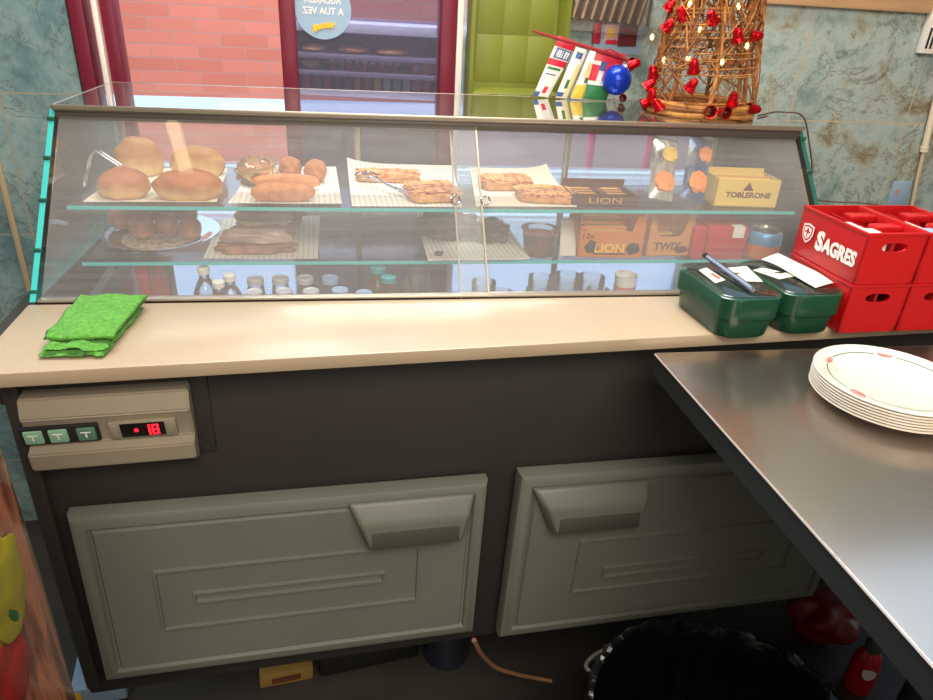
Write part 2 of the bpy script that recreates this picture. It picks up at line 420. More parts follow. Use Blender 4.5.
# outside
struct(MB().box((-5, YW+.12, -.06), (7, 3.6, 0)).build('floor_outside', mat('pale_paving', (206, 208, 214), .7, var=.1, vscale=3)))
struct(MB().box((-6, 3.5, 0), (.62, 3.7, 1.42)).build('wall_outside', brick_mat('salmon_brick')))
struct(MB().box((.62, 3.45, 0), (7, 3.7, 1.42)).build('wall_outside_plaster', mat('mauve_plaster', (176, 160, 176), .8, var=.15, vscale=2)))

# ================================================================== COUNTER
def ringrect(mb, x0, x1, z0, z1, prof, fill=True):
    t = bmesh.new(); rings = []
    for ins, y in prof:
        rings.append([t.verts.new(q) for q in ((x0+ins, y, z0+ins), (x1-ins, y, z0+ins), (x1-ins, y, z1-ins), (x0+ins, y, z1-ins))])
    for A, B in zip(rings, rings[1:]):
        for i in range(4): t.faces.new((A[i], A[(i+1) % 4], B[(i+1) % 4], B[i]))
    if fill: t.faces.new(rings[-1])
    bmesh.ops.recalc_face_normals(t, faces=t.faces)
    if sum(f.normal.y*f.calc_area() for f in t.faces) > 0 and fill: bmesh.ops.reverse_faces(t, faces=t.faces)
    mb.add(t)

CY = math.atan(.024)                                  # the counter's front runs a touch askew
counter = thing('refrigerated_counter', 'dark refrigerated bar counter with two grey-green doors and a control panel under the cream worktop', 'counter', (-.413, .848, 0), CY)
BL, BR, BD, BB = .012, 2.03, .70, .28
MB().box((BL, 0, BB), (2.03, .07, .879), .004).box((BL, .07, BB), (2.03, .43, .79)).box((BL, .43, BB), (1.42, BD, .79)).box((-.03, .07, .79), (-.006, BD, .879)).box((1.36, .07, .79), (2.03, .43, .879)).box((BL, -.010, .30), (BL+.022, .02, .878), .006).build('body', m_face, counter)
MB().box((BL+.05, .5, 0), (BL+.12, .57, BB)).box((BR-.12, .3, 0), (BR-.05, .37, BB)).box((BL+.05, BD-.1, 0), (1.38, BD-.06, BB)).build('plinth', m_black, counter)
MB().box((.068, -.006, .345), (.64, .001, .655), .002).box((.71, -.006, .30), (1.34, .001, .645), .002).build('door_gasket', m_gasket, counter)
_n = Vector((-sin(CY), cos(CY), 0)); _O = Vector((-.413, .848, 0))
def lx(px, py, yo=-.02): return (atp(px, py, _O+_n*yo, _n)-_O).dot(Vector((cos(CY), sin(CY), 0)))
def make_door(x0, x1, z0, z1, rect, slot, hx, roll=0):
    yf = -.036; d = MB()
    ringrect(d, x0, x1, z0, z1, [(.004, -.004), (0, -.010), (0, yf+.012), (.003, yf+.004), (.011, yf), (.021, yf), (.024, yf+.0055), (.0268, yf+.0065), (.030, yf+.001), (.034, yf+.0015)])
    bead = [(-.0022, yf+.0018), (-.0006, yf+.0042), (.0012, yf-.0032), (.0040, yf-.0032), (.0058, yf+.0040), (.0072, yf+.0018)]
    ringrect(d, rect[0], rect[1], rect[2], rect[3], bead, False)
    ringrect(d, slot[0], slot[1], slot[2], slot[3], bead, False)
    o = d.build('door', m_door, counter, angle=30)
    h0, h1, hz0, hz1, il, ir = hx
    t = MB(); b = bmesh.new()
    pr = [(yf+.002, hz1, 0), (yf-.006, hz1, .08), (yf-.024, hz1-.028, .6), (yf-.026, hz0+.006, .95), (yf-.018, hz0, 1), (yf+.002, hz0, .8)]
    A = [b.verts.new((h0+i*il, y, z)) for y, z, i in pr]; B = [b.verts.new((h1-i*ir, y, z)) for y, z, i in pr]
    for i in range(len(pr)):
        k = (i+1) % len(pr); b.faces.new((A[i], A[k], B[k], B[i]))
    b.faces.new(A[::-1]); b.faces.new(B); bmesh.ops.recalc_face_normals(b, faces=b.faces)
    es = [e for e in b.edges if e.calc_face_angle(0) > .3]
    bmesh.ops.bevel(b, geom=es, offset=.0065, segments=4, affect='EDGES', profile=.5)
    t.add(b); h = t.build('handle', m_door, o, angle=50)
    MB().box((h0+il+.002, yf-.0272, hz0+.007), (h1-ir-.006, yf-.0245, hz0+.036), .0007).build('grip_inset', m_doordark, h)
    if roll:
        # hung slightly out of true, turning about its upper left corner
        piv = T(x0, 0, z1) @ RYm(roll) @ T(-x0, 0, -z1)
        o.matrix_local = piv
    return o
make_door(.057, .648, .342, .667, (.153, .545, .441, .561), (.203, .490, .489, .512), (.430, .627, .576, .655, .034, .022), RAD(1.0))
make_door(.698, 1.352, .307, .662, (.817, 1.250, .402, .522), (.871, 1.192, .430, .456), (.717, .920, .557, .640, .045, .012), RAD(1.5))

# control panel
cp = MB()
x0, x1 = lx(18, 405), lx(189, 395); prof = [(.001, .849), (-.022, .847), (-.030, .821), (-.026, .814), (-.020, .778), (-.034, .771), (-.031, .746), (-.012, .733), (.001, .733)]
b = bmesh.new(); A = [b.verts.new((x0, y, z)) for y, z in prof]; B = [b.verts.new((x1, y, z)) for y, z in prof]
for i in range(len(prof)): b.faces.new((A[i], A[(i+1) % len(prof)], B[(i+1) % len(prof)], B[i]))
b.faces.new(A[::-1]); b.faces.new(B); bmesh.ops.recalc_face_normals(b, faces=b.faces)
bmesh.ops.bevel(b, geom=[e for e in b.edges if e.calc_face_angle(0) > .3], offset=.002, segments=2, affect='EDGES')
cp.add(b); cpo = cp.build('control_panel', m_panel, counter)
MB().box((x1-.002, -.004, .735), (x1+.022, .002, .874), .002).cyl((x1+.012, -.006, .745), (x1+.012, -.003, .745), .004, 10).build('side_plate', m_face, cpo)
tilt = math.atan2(.006, .033)
zc = .7965
def pm(u, z=zc): return T(u, -.0228, z) @ RXm(tilt)
sw = [(35, 430, m_switch2), (60, 429, m_switch2), (88, 428, m_switch)]
MB().box((lx(21, 430), -.006, -.0145), (lx(101, 430), .0, .0145), .002, M=T(0, -.0225, zc) @ RXm(tilt)).build('switch_bezel', m_gasket, cpo)
for px, py, m in sw:
    u = lx(px, py); s = MB().box((-.011, -.0085, -.0105), (.011, .0, .0105), .002, M=pm(u)).build('rocker_switch', m, cpo)
    if m is m_switch: s['label'] = 'dark green rocker switch'
    MB().box((-.001, -.0092, -.004), (.001, -.0083, .003), M=pm(u)).box((-.006, -.0092, .004), (.006, -.0083, .0052), M=pm(u)).build('mark', m_white, s)
u0, u1 = lx(110, 425), lx(178, 425)
tb = MB().box((u0, -.007, -.0135), (u1, 0, .0145), .002, M=T(0, -.0225, zc) @ RXm(tilt)).build('thermostat', m_panel, cpo)
MB().box((u0+.014, -.0078, -.0105), (u1-.014, -.0065, .0125), .0005, M=T(0, -.0225, zc) @ RXm(tilt)).build('display', m_black, tb)
lm = MB()
def seg7(cx, cz, s, on):
    w_, h_, t_ = s*.5, s, s*.13
    segs = {'a': (-w_/2, h_/2-t_, w_/2, h_/2), 'd': (-w_/2, -h_/2, w_/2, -h_/2+t_), 'g': (-w_/2, -t_/2, w_/2, t_/2), 'f': (-w_/2, 0, -w_/2+t_, h_/2), 'e': (-w_/2, -h_/2, -w_/2+t_, 0), 'b': (w_/2-t_, 0, w_/2, h_/2), 'c': (w_/2-t_, -h_/2, w_/2, 0)}
    for k in on:
        a = segs[k]; lm.box((cx+a[0], -.0086, cz+a[1]), (cx+a[2], -.0079, cz+a[3]), M=T(0, -.0225, zc) @ RXm(tilt))
ud = lx(150, 425)
seg7(ud-.002, .001, .017, 'bc'); seg7(ud+.0085, .001, .017, 'abcdefg')
lm.cyl((ud-.013, -.0086, .001), (ud-.013, -.0079, .001), .0022, 10, ) if False else lm.box((ud-.017, -.0086, -.001), (ud-.0125, -.0079, .0035), M=T(0, -.0225, zc) @ RXm(tilt))
lm.build('digits', m_led, tb)
for bb in (((u1-.012, -.0082, -.009), (u1-.003, -.0066, .011)), ((u0+.003, -.0082, -.009), (u0+.011, -.0066, .011))):
    MB().box(*bb, .0006, M=T(0, -.0225, zc) @ RXm(tilt)).build('button', m_panel, tb)
#, (u1-.003, -.0066, .011), .0006, M=T(0, -.0225, zc) @ RXm(tilt)).box((u0+.003, -.0082, -.009), (u0+.011, -.0066, .011), .0006, M=T(0, -.0225, zc) @ RXm(tilt)).build('buttons', m_panel, tb)

# ================================================================== WORKTOP
A = at(38, 302.8, .9); B = at(675, 294.6, .9)
U = (B-A).normalized(); CA = math.atan2(U.y, U.x); V = Vector((-U.y, U.x, 0))
TL = atp(57, 106, A, U); LEAN = (TL-A).dot(V); HT = TL.z-.9
TR = at(797, 126, TL.z); CW = (TR-A).dot(U) - .012
RB = at(109, 84, TL.z); CD = (RB-A).dot(V)
print("CASE", 'A', A, 'yaw', math.degrees(CA), 'lean', LEAN, 'h', HT, 'w', CW, 'd', CD, 'TRv', (TR-A).dot(V))
CD = max(CD, .50)
def cw(u, v, z=0): return A + U*u + V*v + Vector((0, 0, z))
yfr = lambda x: .797 + .024*(x+.413)
FRX = 1.62
c0, c1 = cw(0, -.004), cw(CW+.02, -.004)
poly = [(-.413, yfr(-.413)), (FRX, yfr(FRX)), (FRX, 1.28), (c1.x, 1.28), (c1.x, c1.y), (-.413, c0.y)]
wt = MB().prism(poly, .88, .90, .003).build('worktop', m_work)
tag(wt, 'cream laminate worktop along the front of the glass display case', 'worktop')

# ================================================================== DISPLAY CASE
case = thing('display_case', 'long glass display case with slanted sliding doors and two glass shelves of pastries', 'display case', A, CA)
ang = math.atan2(LEAN, HT); SL = math.hypot(LEAN, HT)
SLM = RXm(-ang)       # local: x along, z up the slope
SLM = Matrix.Identity(4); SLM = Matrix(((1, 0, 0, 0), (0, cos(ang), sin(ang), 0), (0, -sin(ang), cos(ang), 0), (0, 0, 0, 1)))
def cuv(px, py):      # local x on the slanted plane
    n = (V*cos(ang) + Vector((0, 0, -sin(ang)))); P = atp(px, py, A, n); return (P-A).dot(U)
e1, e2 = cuv(476, 129), cuv(451, 137)
RAILH = .019
g1 = MB().box((.004, .0, .0), (e1, .003, SL-.01), M=SLM).m(1).box((e1-.0015, -.0004, 0), (e1+.0012, .0035, SL-.012), M=SLM).build('sliding_glass', [m_gfront, m_alu], case)
g2 = MB().box((e2, .006, .0), (CW-.004, .009, SL-.01), M=SLM).m(1).box((e2-.001, .0055, 0), (e2+.0012, .0095, SL-.012), M=SLM).build('sliding_glass', [m_gfront, m_alu], case)
for u, v in ((cuv(456, 208), .0), (cuv(486, 210), .0)):
    g = MB(); g.tube([(u+.0075*cos(a), v-.0015, .52*SL+.0075*sin(a)) for a in [2*pi*k/16 for k in range(16)]], .0014, 6, True)
    bmesh.ops.transform(g.bm, matrix=SLM, verts=g.bm.verts); g.build('finger_grip', m_pol, case)
MB().box((0, -.003, .0008), (CW, .012, .0045), .001).build('bottom_track', m_alu, case)
MB().box((-.002, LEAN-.012, HT-RAILH), (CW+.002, LEAN+.010, HT-.003), .003).box((-.002, LEAN-.015, HT-.0055), (CW+.002, LEAN-.010, HT-.003), .001).build('top_rail', m_aludark, case)
MB().box((-.004, LEAN-.016, HT-.003), (CW+.006, LEAN-.0125, HT+.0045), .001).box((-.004, LEAN-.016, HT-.003), (-.0005, CD, HT+.0045), .001).box((-.004, CD-.003, HT-.003), (CW+.006, CD, HT+.0045), .001).build('edge_strip', m_alu, case)
MB().box((-.0005, LEAN-.0125, HT-.002), (CW+.006, CD-.003, HT+.004)).build('top_glass', m_gtop, case)
EP = [(0, .001), (CD, .001), (CD, HT-.004), (LEAN, HT-.004)]
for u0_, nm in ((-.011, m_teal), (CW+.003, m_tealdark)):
    g = MB().prism(EP, u0_, u0_+.008, M=Matrix(((0, 0, 1, 0), (1, 0, 0, 0), (0, 1, 0, 0), (0, 0, 0, 1))))
    for f in g.bm.faces:
        f.material_index = 0 if abs(f.normal.x) > .5 else 1
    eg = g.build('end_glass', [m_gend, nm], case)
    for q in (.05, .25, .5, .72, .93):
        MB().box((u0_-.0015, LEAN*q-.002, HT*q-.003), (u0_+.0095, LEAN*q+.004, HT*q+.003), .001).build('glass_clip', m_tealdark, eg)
MB().box((0.003, CD-.006, -.10), (CW-.003, CD-.001, HT-.004)).build('rear_glass', m_grear, case)
MB().box((.004, .016, -.102), (CW-.004, CD-.008, -.0995)).build('well_floor', m_wellsteel, case)
MB().box((.004, .010, -.10), (CW-.004, .013, -.004)).build('well_front', m_aludark, case)
# shelves: z of the tops, and where the front edges run
Z1, Z2 = 1.003, .906
def shelf(z, v0, px0, px1):
    zz = z-.9; g = MB()
    uL = .012; uR = CW-.012
    g.box((uL, v0, zz-.006), (uR, CD-.03, zz))
    for f in g.bm.faces: f.material_index = 1 if f.normal.y < -.5 else 0
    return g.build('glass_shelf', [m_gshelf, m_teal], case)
F1 = (at(300, 207.5, Z1)-A).dot(V); F2 = (at(300, 261.5, Z2)-A).dot(V)
print('shelf fronts', F1, F2, 'glass there', LEAN*(Z1-.9)/HT, LEAN*(Z2-.9)/HT)
shelf(Z1, F1, 0, 0); shelf(Z2, F2, 0, 0)
for u0_ in (.002, .455, .905, CW-.014):
    MB().box((u0_, CD-.028, -.098), (u0_+.012, CD-.016, HT-.006), .002).build('shelf_post', m_alu, case)
# ================================================================== FOOD AND GOODS IN THE CASE
def mpp(px, py, z): return (at(px+1, py, z)-at(px, py, z)).length
def loc(px, py, z, dz=.0006): v = at(px, py, z); return Vector((v.x, v.y, z+dz))
def liner(name, corners, z, label, cat, m, curl=.0, dz=.0006, group=None, lift=(0, 0, 0, 0)):
    P = [at(x, y, z) for x, y in corners]; c = sum(P, Vector())/4
    P = [p-c for p in P]
    def fn(s, t):
        q = (P[0]*(1-s)+P[1]*s)*(1-t)+(P[3]*(1-s)+P[2]*s)*t
        e = max(abs(2*s-1), abs(2*t-1))**6*curl
        l = (lift[0]*(1-s)**6+lift[1]*s**6)*(1-t)**6+(lift[3]*(1-s)**6+lift[2]*s**6)*t**6
        return Vector((q.x, q.y, dz + e + l + .0008*noise.noise(Vector((q.x*40, q.y*40, z)))*(1 if curl else 0) + (.0008 if curl else 0)))
    o = MB().sheet(fn, 14, 12, .0006).build(name, m, None, (c.x, c.y, z))
    return tag(o, label, cat, group)
DZ = .0032
# --- buns
def bun(px, py, wpx, hpx, dm, rz, label, m, seed):
    k = mpp(px, py, Z1); rx = wpx*k/2; h = hpx*k*.98
    o = MB().blob((0, 0, h*.40), (rx, dm/2, h*.60), 4, .09, 20, flat=-h*.40, power=.96, seed=seed).build('sandwich_bun', m)
    cr = MB().sheet(lambda s, t: Vector(((s-.5)*rx*1.35, -.002+(t-.5)*.006*sin(pi*s) + .004*sin(s*5+seed), h*1.002 - abs(2*s-1)**2.4*h*.30 + .0005)), 14, 2)
    o.location = loc(px, py, Z1, DZ); o.rotation_euler.z = rz
    return tag(o, label, 'bun', 'sandwich buns on the top shelf')
liner('paper_liner', [(84, 206), (217, 206.3), (228, 172), (128, 172)], Z1, 'plain white paper under the four sandwich buns on the top glass shelf', 'paper', m_paperc, .006)
bun(126, 198, 52, 31, .066, .15, 'round glossy sandwich bun, front left of the four buns', m_bread, 1)
bun(190, 200, 70, 31, .066, -.05, 'long sandwich bun, front right of the four buns', m_bread, 5)
bun(141, 176, 50, 40, .06, .2, 'tall crusty sandwich bun, back left of the four buns', m_bread2, 3)
bun(199, 177, 56, 31, .058, -.05, 'pale flaky sandwich bun, back right of the four buns', m_bread2, 9)
# wire tongs leaning behind the buns
P = [atp(x, y, cw(0, .24), V) for x, y in ((86, 203), (88, 160), (91, 153), (97, 152), (118, 165), (121, 169))]
P[0].z = Z1+.0022
tg = thing('serving_tongs', 'thin wire tongs standing at the left end of the top shelf', 'tongs', P[0])
MB().tube([p-P[0] for p in P], .0016, 8).build('arm', m_chrome, tg)
MB().tube([p-P[0]+V*.012 for p in P], .0016, 8).build('arm', m_chrome, tg)
# --- second paper: fried snacks
liner('paper_liner', [(228, 206.3), (342, 206.5), (336, 169), (256, 170)], Z1, 'checked paper liner under the fried croquettes on the top shelf', 'paper', m_check, .004)
def croquette(px, py, wpx, hpx, rz, label, seed):
    k = mpp(px, py, Z1); L = wpx*k/2; r = hpx*k/2
    o = MB().blob((0, 0, r*.92), (L, r*1.05, r), 4, .10, 18, flat=-r*.90, power=.82, seed=seed).build('croquette', m_fried, None, loc(px, py, Z1, DZ), rz)
    return tag(o, label, 'croquette', 'long fried croquettes')
croquette(284, 203, 64, 20, .03, 'long fried croquette nearest the front of its paper', 2)
croquette(287, 190, 66, 15, -.03, 'long fried croquette lying behind another one', 7)
def friedball(px, py, dpx, label, seed):
    r = dpx*mpp(px, py, Z1)/2
    o = MB().blob((0, 0, r*.93), (r, r, r), 4, .12, 22, flat=-r*.9, seed=seed).build('fried_ball', m_friedball, None, loc(px, py, Z1, DZ))
    return tag(o, label, 'fried ball', 'fried balls behind the croquettes')
friedball(291, 180, 23, 'round fried ball behind the croquettes, left of two', 4)
friedball(316, 183, 23, 'round fried ball behind the croquettes, right of two', 8)
k = mpp(258, 186, Z1)
rl = thing('wrapped_roll', 'roll twisted in clear wrap, left of the fried balls', 'roll', loc(259, 186, Z1, DZ))
MB().blob((0, 0, .022), (19*k, .026, .023), 4, .22, 20, flat=-.021, seed=12).build('roll', m_bread2, rl)
MB().blob((0, 0, .023), (21*k, .028, .026), 4, .34, 34, flat=-.0225, seed=13).build('wrapper', m_wrap, rl)
# --- pizza
def pizza(px, py, wpx, dm, hm, rz, label, seed, z=Z1, dz=DZ):
    k = mpp(px, py, z); w = wpx*k/2; o = thing('pizza_slice', label, 'pizza', loc(px, py, z, dz), rz, 'pizza slices on the top shelf')
    MB().blob((0, 0, hm*.35), (w, dm/2, hm*.5), 4, .10, 20, flat=-hm*.35, power=.42, seed=seed).build('crust', m_crust, o)
    MB().blob((0, 0, hm*.62), (w*.95, dm/2*.93, hm*.42), 5, .26, 42, flat=-hm*.2, power=.45, seed=seed+3).build('topping', m_pizza, o)
    return o
liner('paper_liner', [(352, 206.8), (462, 207.5), (452, 166), (347, 164)], Z1, 'checked paper liner under the pizza slices and small tongs', 'paper', m_check, .0, .0014, lift=(0, 0, .0, .012))
pizza(388, 181, 62, .05, .016, -.08, 'long pizza slice at the back left of its paper, behind the small tongs', 3)
pizza(432, 197, 52, .10, .017, .10, 'large square pizza slice at the left of the glass door overlap', 11)
st = thing('snack_tongs', 'small steel tongs with ring ends lying in front of the pizza slices', 'tongs', loc(362, 186, Z1, .024))
def ringp(c, r, dirv, n=18):
    a = Vector(dirv).normalized(); b_ = Vector((0, 0, 1)).cross(a); return [Vector(c)+a*(r*1.35*cos(2*pi*i/n))+b_*(r*sin(2*pi*i/n)) for i in range(n)]
q0 = loc(362, 188, Z1, .024); q1 = loc(420, 204.5, Z1, .006); dv = q1-q0; nv = Vector((-dv.y, dv.x, 0)).normalized()
for sg in (-1, 1):
    a = dv.normalized()
    MB().tube(ringp(nv*.010*sg+a*.012, .011, a), .0016, 6, True).tube([nv*.008*sg+a*.028, a*.055, dv*.62-nv*.004*sg, dv-nv*.006*sg], .0018, 8).build('arm', m_chrome, st)
liner('paper_liner', [(476, 206.8), (577, 207.3), (546, 170), (470, 168)], Z1, 'pale paper liner under the two pizza slices right of the door overlap', 'paper', m_paperc, .0, .0014, lift=(0, .0, .012, 0))
pizza(505, 188, 50, .062, .019, .05, 'dark topped pizza slice, left one right of the door overlap', 21)
pizza(545, 199, 56, .085, .014, -.15, 'pale cheesy pizza slice beside the brown candy box', 27)
# --- brown candy box with bars, top shelf
def bars(root, n, w, d, h, m, name='candy_bar'): pass
def frame_from(pl, pr, z):
    a, c = at(*pl, z), at(*pr, z); return a, c, (c-a).length, math.atan2(c.y-a.y, c.x-a.x)
a, c, W_, r_ = frame_from((572, 206), (637, 207), Z1)
cb = thing('candy_box', 'low dark brown candy box on the top shelf beside the pizza', 'candy box', (a.x, a.y, Z1+.0006), r_)
D_ = .082
MB().box((0, 0, 0), (W_, D_, .002)).box((0, 0, 0), (.002, D_, .018)).box((W_-.002, 0, 0), (W_, D_, .018)).box((0, D_-.002, 0), (W_, D_, .030)).box((0, 0, 0), (W_, .002, .020)).build('tray', m_brownbar, cb)
MB().text('LION', .012, T(W_*.5, -.0004, .010) @ FRONT, fit=(W_*.5, .010)).build('lettering', m_gold, cb)
for i in range(4):
    for j in range(2):
        L_ = (W_-.008)/2
        o = MB().box((-L_/2+.001, -.008, 0), (L_/2-.001, .008, .013), .005, 3).m(1).box((-L_*.3, -.0045, .0125), (L_*.3, .0045, .0136), .0005).build('chocolate_bar', [m_brownbar, m_gold])
        pos = Vector((.004+L_*(.5+j), .013+.0185*i, .0028))
        o.location = Matrix.Translation((a.x, a.y, Z1)) @ RZ(r_) @ pos; o.rotation_euler.z = r_
        tag(o, f"brown wrapped bar in the low box, {('front', 'second', 'third', 'back')[i]} row {('left', 'right')[j]}", 'chocolate bar', 'bars in the low brown candy box')
# --- tall snack bags leaning back
def snackbag(pl, pr, tl, tr, m, lab, accent, acc2, seed):
    a, c, W2, rr = frame_from(pl, pr, Z1); mid = (a+c)/2
    up = atp((tl[0]+tr[0])/2, (tl[1]+tr[1])/2, mid+V*.080, V)-mid
    bx = (c-a).normalized(); bz = up.normalized(); by = bz.cross(bx).normalized(); bx = by.cross(bz)
    H = up.length
    M4 = Matrix(((bx.x, by.x, bz.x, 0), (bx.y, by.y, bz.y, 0), (bx.z, by.z, bz.z, 0), (0, 0, 0, 1)))
    o = thing('snack_bag', lab, 'snack bag', (mid.x, mid.y, Z1+.012))
    def pil(sgn):
        def fn(s, t):
            e = (1-abs(2*s-1)**3)*(1-abs(2*t-1)**4)
            return Vector(((s-.5)*W2, .004-sgn*(.012*e) + .0015*noise.noise(Vector((s*7, t*9, seed)))*e, t*(H-.014)))
        return fn
    mb = MB(); mb.sheet(pil(1), 14, 18).sheet(pil(-1), 14, 18)
    bmesh.ops.transform(mb.bm, matrix=M4, verts=mb.bm.verts); mb.build('pouch', m, o)
    for (bx_, bz_, rw, rh, mm, sd) in ((0, .22, .36, .14, accent, 0), (.12, .62, .28, .10, acc2, 2)):
        mb = MB().blob((W2*bx_, -.0105, H*bz_), (W2*rw, .0045, H*rh), 4, .25, 24, power=.8, seed=seed+sd)
        bmesh.ops.transform(mb.bm, matrix=M4, verts=mb.bm.verts); mb.build('print', mm, o)
    mb = MB().box((-W2*.48, .002, H-.016), (W2*.48, .004, H-.002), .0006)
    bmesh.ops.transform(mb.bm, matrix=M4, verts=mb.bm.verts); mb.build('seal', m_wrap, o)
m_foil = mat('clear_foil_bag', (190, 186, 178), .22, metal=.5, stops=[(.35, (150, 140, 120)), (.5, (214, 208, 198)), (.65, (96, 92, 88))], vscale=14, stretch=(3, 1, .6), bump=.5, bscale=40)
m_bluebag = mat('blue_foil_bag', (44, 66, 110), .28, metal=.3, stops=[(.35, (36, 50, 84)), (.5, (64, 90, 140)), (.62, (150, 150, 150))], vscale=14, stretch=(3, 1, .6), bump=.5, bscale=40)
m_oran = mat('orange_print', (232, 132, 40), .4); m_yel = mat('yellow_print', (240, 196, 60), .4)
snackbag((648, 205), (672, 205.5), (655, 138), (677, 138), m_foil, 'silvery snack bag with a yellow print leaning on the top shelf', m_oran, m_yel, 3)
snackbag((680, 206), (703, 206), (692, 137), (714, 137), m_bluebag, 'dark blue snack bag with an orange print beside the yellow box', m_oran, m_oran, 8)
# --- yellow box
a, c, W_, r_ = frame_from((713, 206.3), (775, 208.3), Z1)
yb = thing('candy_box', 'open yellow candy box with brown lettering on the top shelf', 'candy box', (a.x, a.y, Z1+.0006), r_)
H_ = aty(744, 180, (a.y+c.y)/2).z-Z1; D_ = .075
H_ = min(H_, .056)
MB().box((0, 0, 0), (W_, D_, .002)).box((0, 0, 0), (.0015, D_, H_)).box((W_-.0015, 0, 0), (W_, D_, H_)).box((0, D_-.0015, 0), (W_, D_, H_+.006)).box((0, 0, 0), (W_, .0015, H_)).build('carton', m_yellow, yb)
MB().text('TOBLERONE', .012, T(W_*.52, -.0004, H_*.44) @ FRONT, bold=.0004, fit=(W_*.72, .0105)).prism([(-.010, 0), (.010, 0), (0, .015)], -.0004, .0004, M=T(W_*.5, -.0002, H_*.60) @ FRONT).build('lettering', m_ink, yb)
for i in range(3):
    b_ = MB().prism([(-.010, 0), (.010, 0), (0, .018)], -W_*.46, W_*.46, .001, M=RYm(pi/2) @ RZ(pi/2)).build('chocolate_bar', m_yellow if i != 1 else m_gold)
    b_.location = Matrix.Translation((a.x, a.y, Z1)) @ RZ(r_) @ Vector((W_/2, .014+.0235*i, H_-.018)); b_.rotation_euler.z = r_
    tag(b_, f"triangular chocolate bar in the yellow box, {('front', 'middle', 'back')[i]} one", 'chocolate bar', 'triangular bars in the yellow box')
MB().box((.003, .003, .0025), (W_-.003, D_-.003, H_-.0195)).build('insert', m_gold, yb)

# ------------------------------------------------------------------ lower shelf
# steel platter with chocolate balls
pc = at(163, 236, Z2); prx = 57*mpp(163, 236, Z2); pry = (at(163, 219, Z2)-at(163, 257, Z2)).length/2
pl = thing('steel_platter', 'oval polished steel platter holding chocolate balls on the lower shelf', 'platter', (pc.x, pc.y, Z2+.0006), CA)
MB().lathe([(0, .0), (.72, .0), (.84, .003), (1., .0085), (1.015, .0095), (1., .0100), (.83, .0045), (.71, .0018), (0, .0018)], 48, Matrix.Diagonal((prx, prx, 1, 1)), 1, pry/prx).build('dish', m_pol, pl)
MB().sheet(lambda s, t: Vector((prx*.66*(t)*cos(2*pi*s), pry*.66*t*sin(2*pi*s)-pry*.12, .0026+.004*abs(noise.noise(Vector((s*30, t*9, 1))))*(1-t)+.001)), 60, 12, ).build('coconut', m_coco, pl)
pl.children[-1]['kind'] = 'stuff'
balls = [(122, 233, 24, 'leftmost'), (144, 243, 27, 'front left'), (169, 240, 25, 'front middle'), (192, 243, 24, 'front right'), (134, 226, 22, 'behind on the left'), (152, 225, 22, 'second in the back row'), (172, 226, 22, 'third in the back row'), (189, 228, 21, 'rightmost at the back')]
for i, (px, py, d, w_) in enumerate(balls):
    r = d*mpp(px, py, Z2)/2*.97
    o = MB().blob((0, 0, r), (r, r, r), 4, .05, 25, seed=i).build('chocolate_ball', m_choc, None, loc(px, py, Z2, .0078))
    tag(o, f'brown chocolate ball on the steel platter, {w_}', 'chocolate ball', 'chocolate balls on the platter')
# cake pastries
liner('paper_liner', [(204, 262), (318, 262.5), (320, 219), (222, 222)], Z2, 'checked paper liner under the brown cream pastries', 'paper', m_check, .006)
def pastry(px, py, wpx, dm, h, rz, label, seed, parts):
    k = mpp(px, py, Z2); w = wpx*k/2; o = thing('cream_pastry', label, 'pastry', loc(px, py, Z2, DZ), rz, 'brown cream pastries on the lower shelf')
    if 'b' in parts: MB().blob((0, 0, h*.22), (w, dm/2, h*.26), 4, .28, 24, flat=-h*.22, power=.75, seed=seed).build('base', m_cake, o)
    if 'c' in parts: MB().blob((0, 0, h*.46), (w*.85, dm*.44, h*.14), 4, .2, 26, power=.8, seed=seed+1).build('cream', m_cream, o)
    if 't' in parts: MB().blob((0, 0, h*.62), (w*.88, dm*.45, h*.40), 4, .22, 20, flat=-h*.10, power=.8, seed=seed+2).build('top', m_icing, o)
    return o
pastry(257, 253, 78, .046, .040, .0, 'flat brown pastry at the front of its paper on the lower shelf', 4, 'bt')
pastry(266, 237.5, 62, .040, .060, .0, 'cream filled pastry with a dark glossy top, middle of three', 8, 'bct')
pastry(272, 224.5, 62, .034, .066, .0, 'brown pastry at the back, half hidden behind the middle one', 14, 'bt')
# dark chocolate lumps
liner('paper_liner', [(428, 264), (530, 262), (502, 222), (414, 213)], Z2, 'checked paper liner under the black chocolate pieces', 'paper', m_check, .005)
def lump(px, py, wpx, h, dm, rz, label, seed):
    w = wpx*mpp(px, py, Z2)/2
    o = MB().blob((0, 0, h*.45), (w, dm/2, h*.55), 5, .55, 26, flat=-h*.45, power=.8, seed=seed).build('chocolate_piece', m_dark, None, loc(px, py, Z2, DZ), rz)
    return tag(o, label, 'chocolate piece', 'black chocolate pieces on the lower shelf')
lump(446, 238, 50, .046, .056, .0, 'large rough black chocolate piece left of the door overlap', 3)
lump(490, 241, 34, .034, .05, -.1, 'rough black chocolate piece right of the door overlap', 17)
lump(439, 257, 8, .007, .010, 0, 'tiny black chocolate crumb at the front of its paper', 23)
# pudding tub
pt = loc(538, 254, Z2); r = 17*mpp(538, 254, Z2)
tub = thing('pudding_tub', 'small clear ribbed tub of chocolate pudding between paper and orange box', 'pudding', pt)
MB().lathe([(0, 0), (r*.82, 0), (r, .046), (r*1.1, .048), (r*1.08, .0495), (r*.97, .048)], 28, wob=lambda rr, z, a, j: (rr*(1+.02*sin(14*a)*(.002 < z < .047)), z)).build('cup', m_gclear, tub)
MB().lathe([(0, .002), (r*.78, .002), (r*.93, .039), (0, .041)], 24).build('pudding', m_cake, tub)
